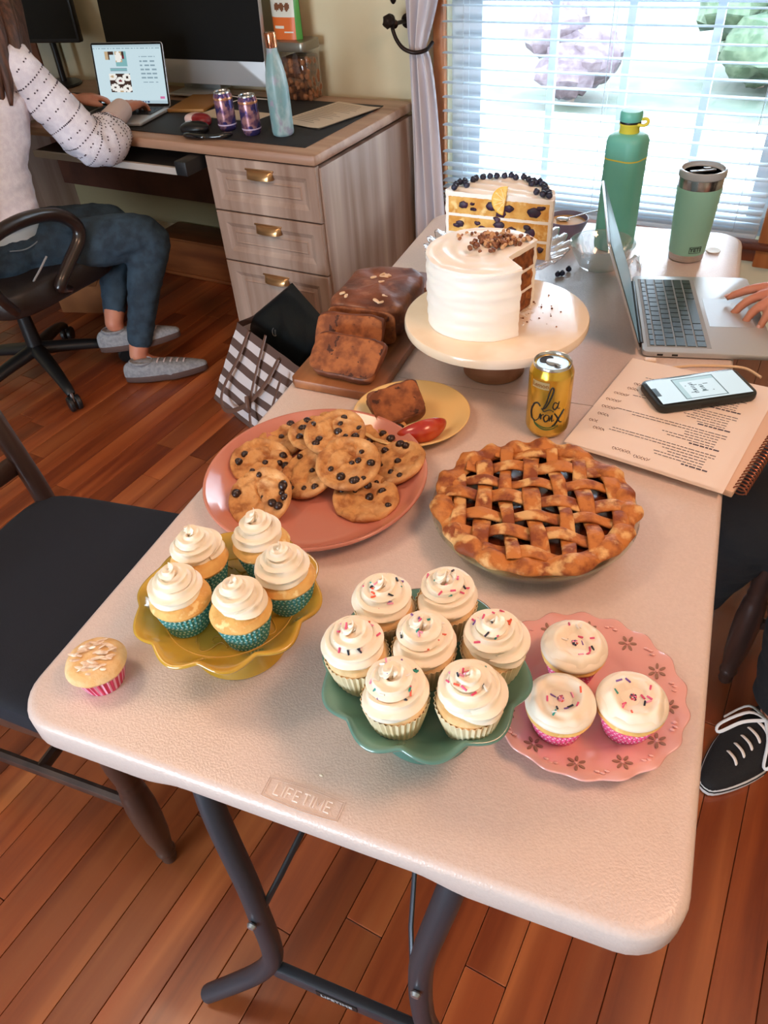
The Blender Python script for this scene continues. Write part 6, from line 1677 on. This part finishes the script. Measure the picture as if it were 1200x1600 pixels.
hb_ = MB(); hb_.superq(.104, .088, .112, 1, 1, 28, 18, nz=.005, ns=22, c0=HB + Vector((.014, 0, .036))); hb_.tube([HB + Vector((.09, 0, .03)), HB + Vector((.15, 0, -.02)), HB + Vector((.15, 0, -.16))], [.035, .035, .008], 12, smooth=5); hb_.build('hair', M_hair, wb_, angle=0)

# ---------------------------------------------------------------- tote bag with a black handbag in it
tt = thing('tote_bag', 'brown and white striped tote bag with thin leather straps, leaning on the drawers', 'bag', R(0, 0, 0), RY)
A_, B_, A2, B2 = Vector((-.33, -.33, 0)), Vector((.05, -.49, 0)), Vector((-.205, -.262, .292)), Vector((.165, -.425, .285))
nb_ = Vector((.39, .92, 0)) * .13
def tf(a, b_, back=0.0):
    lo = A_.lerp(B_, a); hi = A2.lerp(B2, a); p = lo.lerp(hi, b_) + nb_ * back
    bulge = .012 * sin(pi * a) * sin(pi * b_) + .004 * noise.noise(Vector((a * 5, b_ * 5, back * 3)))
    return p - Vector((.39, .92, -.3)) * bulge * (1 if back < .5 else -1)
M_tb = [mat('tote_brown', (98, 74, 66), .8, bump=.3, bscale=400), mat('tote_white', (222, 212, 212), .8, bump=.3, bscale=400)]
b = MB(); NR = 44
def stripe(y): return 0 if y < .07 else (1 if ((y - .07) / .93 * 5.0) % 1 < .5 and y < .93 else 0)
for back, flip in ((0, False), (1, True)):
    n0 = len(b.f); b.grid(lambda s_, t_: tf(s_, t_, back), 20, NR, flip=flip)
    for q in range(n0, len(b.f)): b.mi[q] = stripe((((q - n0) // 20) + .5) / NR)
for s_, flip in ((0, True), (1, False)):
    n0 = len(b.f); b.grid(lambda u2, t_: tf(s_, t_, u2), 6, NR, flip=flip)
    for q in range(n0, len(b.f)): b.mi[q] = stripe((((q - n0) // 6) + .5) / NR)
b.grid(lambda s_, t_: tf(s_, 0, t_), 6, 3, flip=True)
b.build('bag_body', M_tb, tt, angle=50)
M_strap = mat('strap_leather', (106, 76, 64), .45)
def strap(pts, r_=.006): return MB().tube(pts, r_, 8, smooth=6, flat=.35).build('strap', M_strap, tt)
strap([(-.130, -.300, .292), (-.155, -.349, .212), (-.211, -.378, .117), (-.223, -.401, .063), (-.18, -.430, .048), (-.079, -.443, .105), (.007, -.428, .196), (.048, -.390, .276)], .008)
strap([(-.028, -.340, .318), (-.044, -.383, .233), (-.059, -.432, .134), (-.045, -.475, .058), (.01, -.51, .030), (.06, -.51, .12), (.10, -.455, .26)], .007)
MB().tube([(-.062, -.447, .145), (-.050, -.465, .122), (-.050, -.462, .10)], .008, 8, smooth=3).build('strap_knot', M_strap, tt)
hbg = thing('handbag', 'black leather handbag sticking corner-up out of the striped tote', 'bag', R(0, 0, 0), RY)
cor = [Vector((-.235, -.185, .250)), Vector((-.02, -.3, .10)), Vector((.215, -.318, .378)), Vector((-.000, -.200, .437))]
n_ = (cor[1] - cor[0]).cross(cor[3] - cor[0]).normalized(); n_ = n_ if n_.y < 0 else -n_
def hbf(a, b_, s_):
    p = cor[0].lerp(cor[1], a).lerp(cor[3].lerp(cor[2], a), b_)
    e = (1 - (2 * a - 1) ** 6) * (1 - (2 * b_ - 1) ** 6)
    return p + n_ * s_ * (.020 * e ** .5 + .002 * noise.noise(p * 20))
b = MB(); b.grid(lambda a, c_: hbf(a, c_, 1), 24, 24); b.grid(lambda a, c_: hbf(a, c_, -1), 24, 24, flip=True)
b.build('bag_body', mat('black_leather', (18, 22, 24), .35, bump=.15, bscale=200), hbg, angle=0)
ctr = hbf(.42, .40, 1.08); X_ = (cor[2] - cor[0]).normalized(); Y_ = n_.cross(X_)
Mx = Matrix((X_, Y_, n_)).transposed().to_4x4(); Mx.translation = ctr
b = MB(); b.tube([(.013 * cos(a), .013 * sin(a), 0) for a in [radians(100 + 18 * k) for k in range(13)]], .0010, 6, M=Mx)
for k in range(4): b.box((.004, .006 - .005 * k, 0), (.008, .0018, .001), M=Mx)
b.build('stamped_emblem', mat('emblem_grey', (110, 104, 98), .5), hbg)
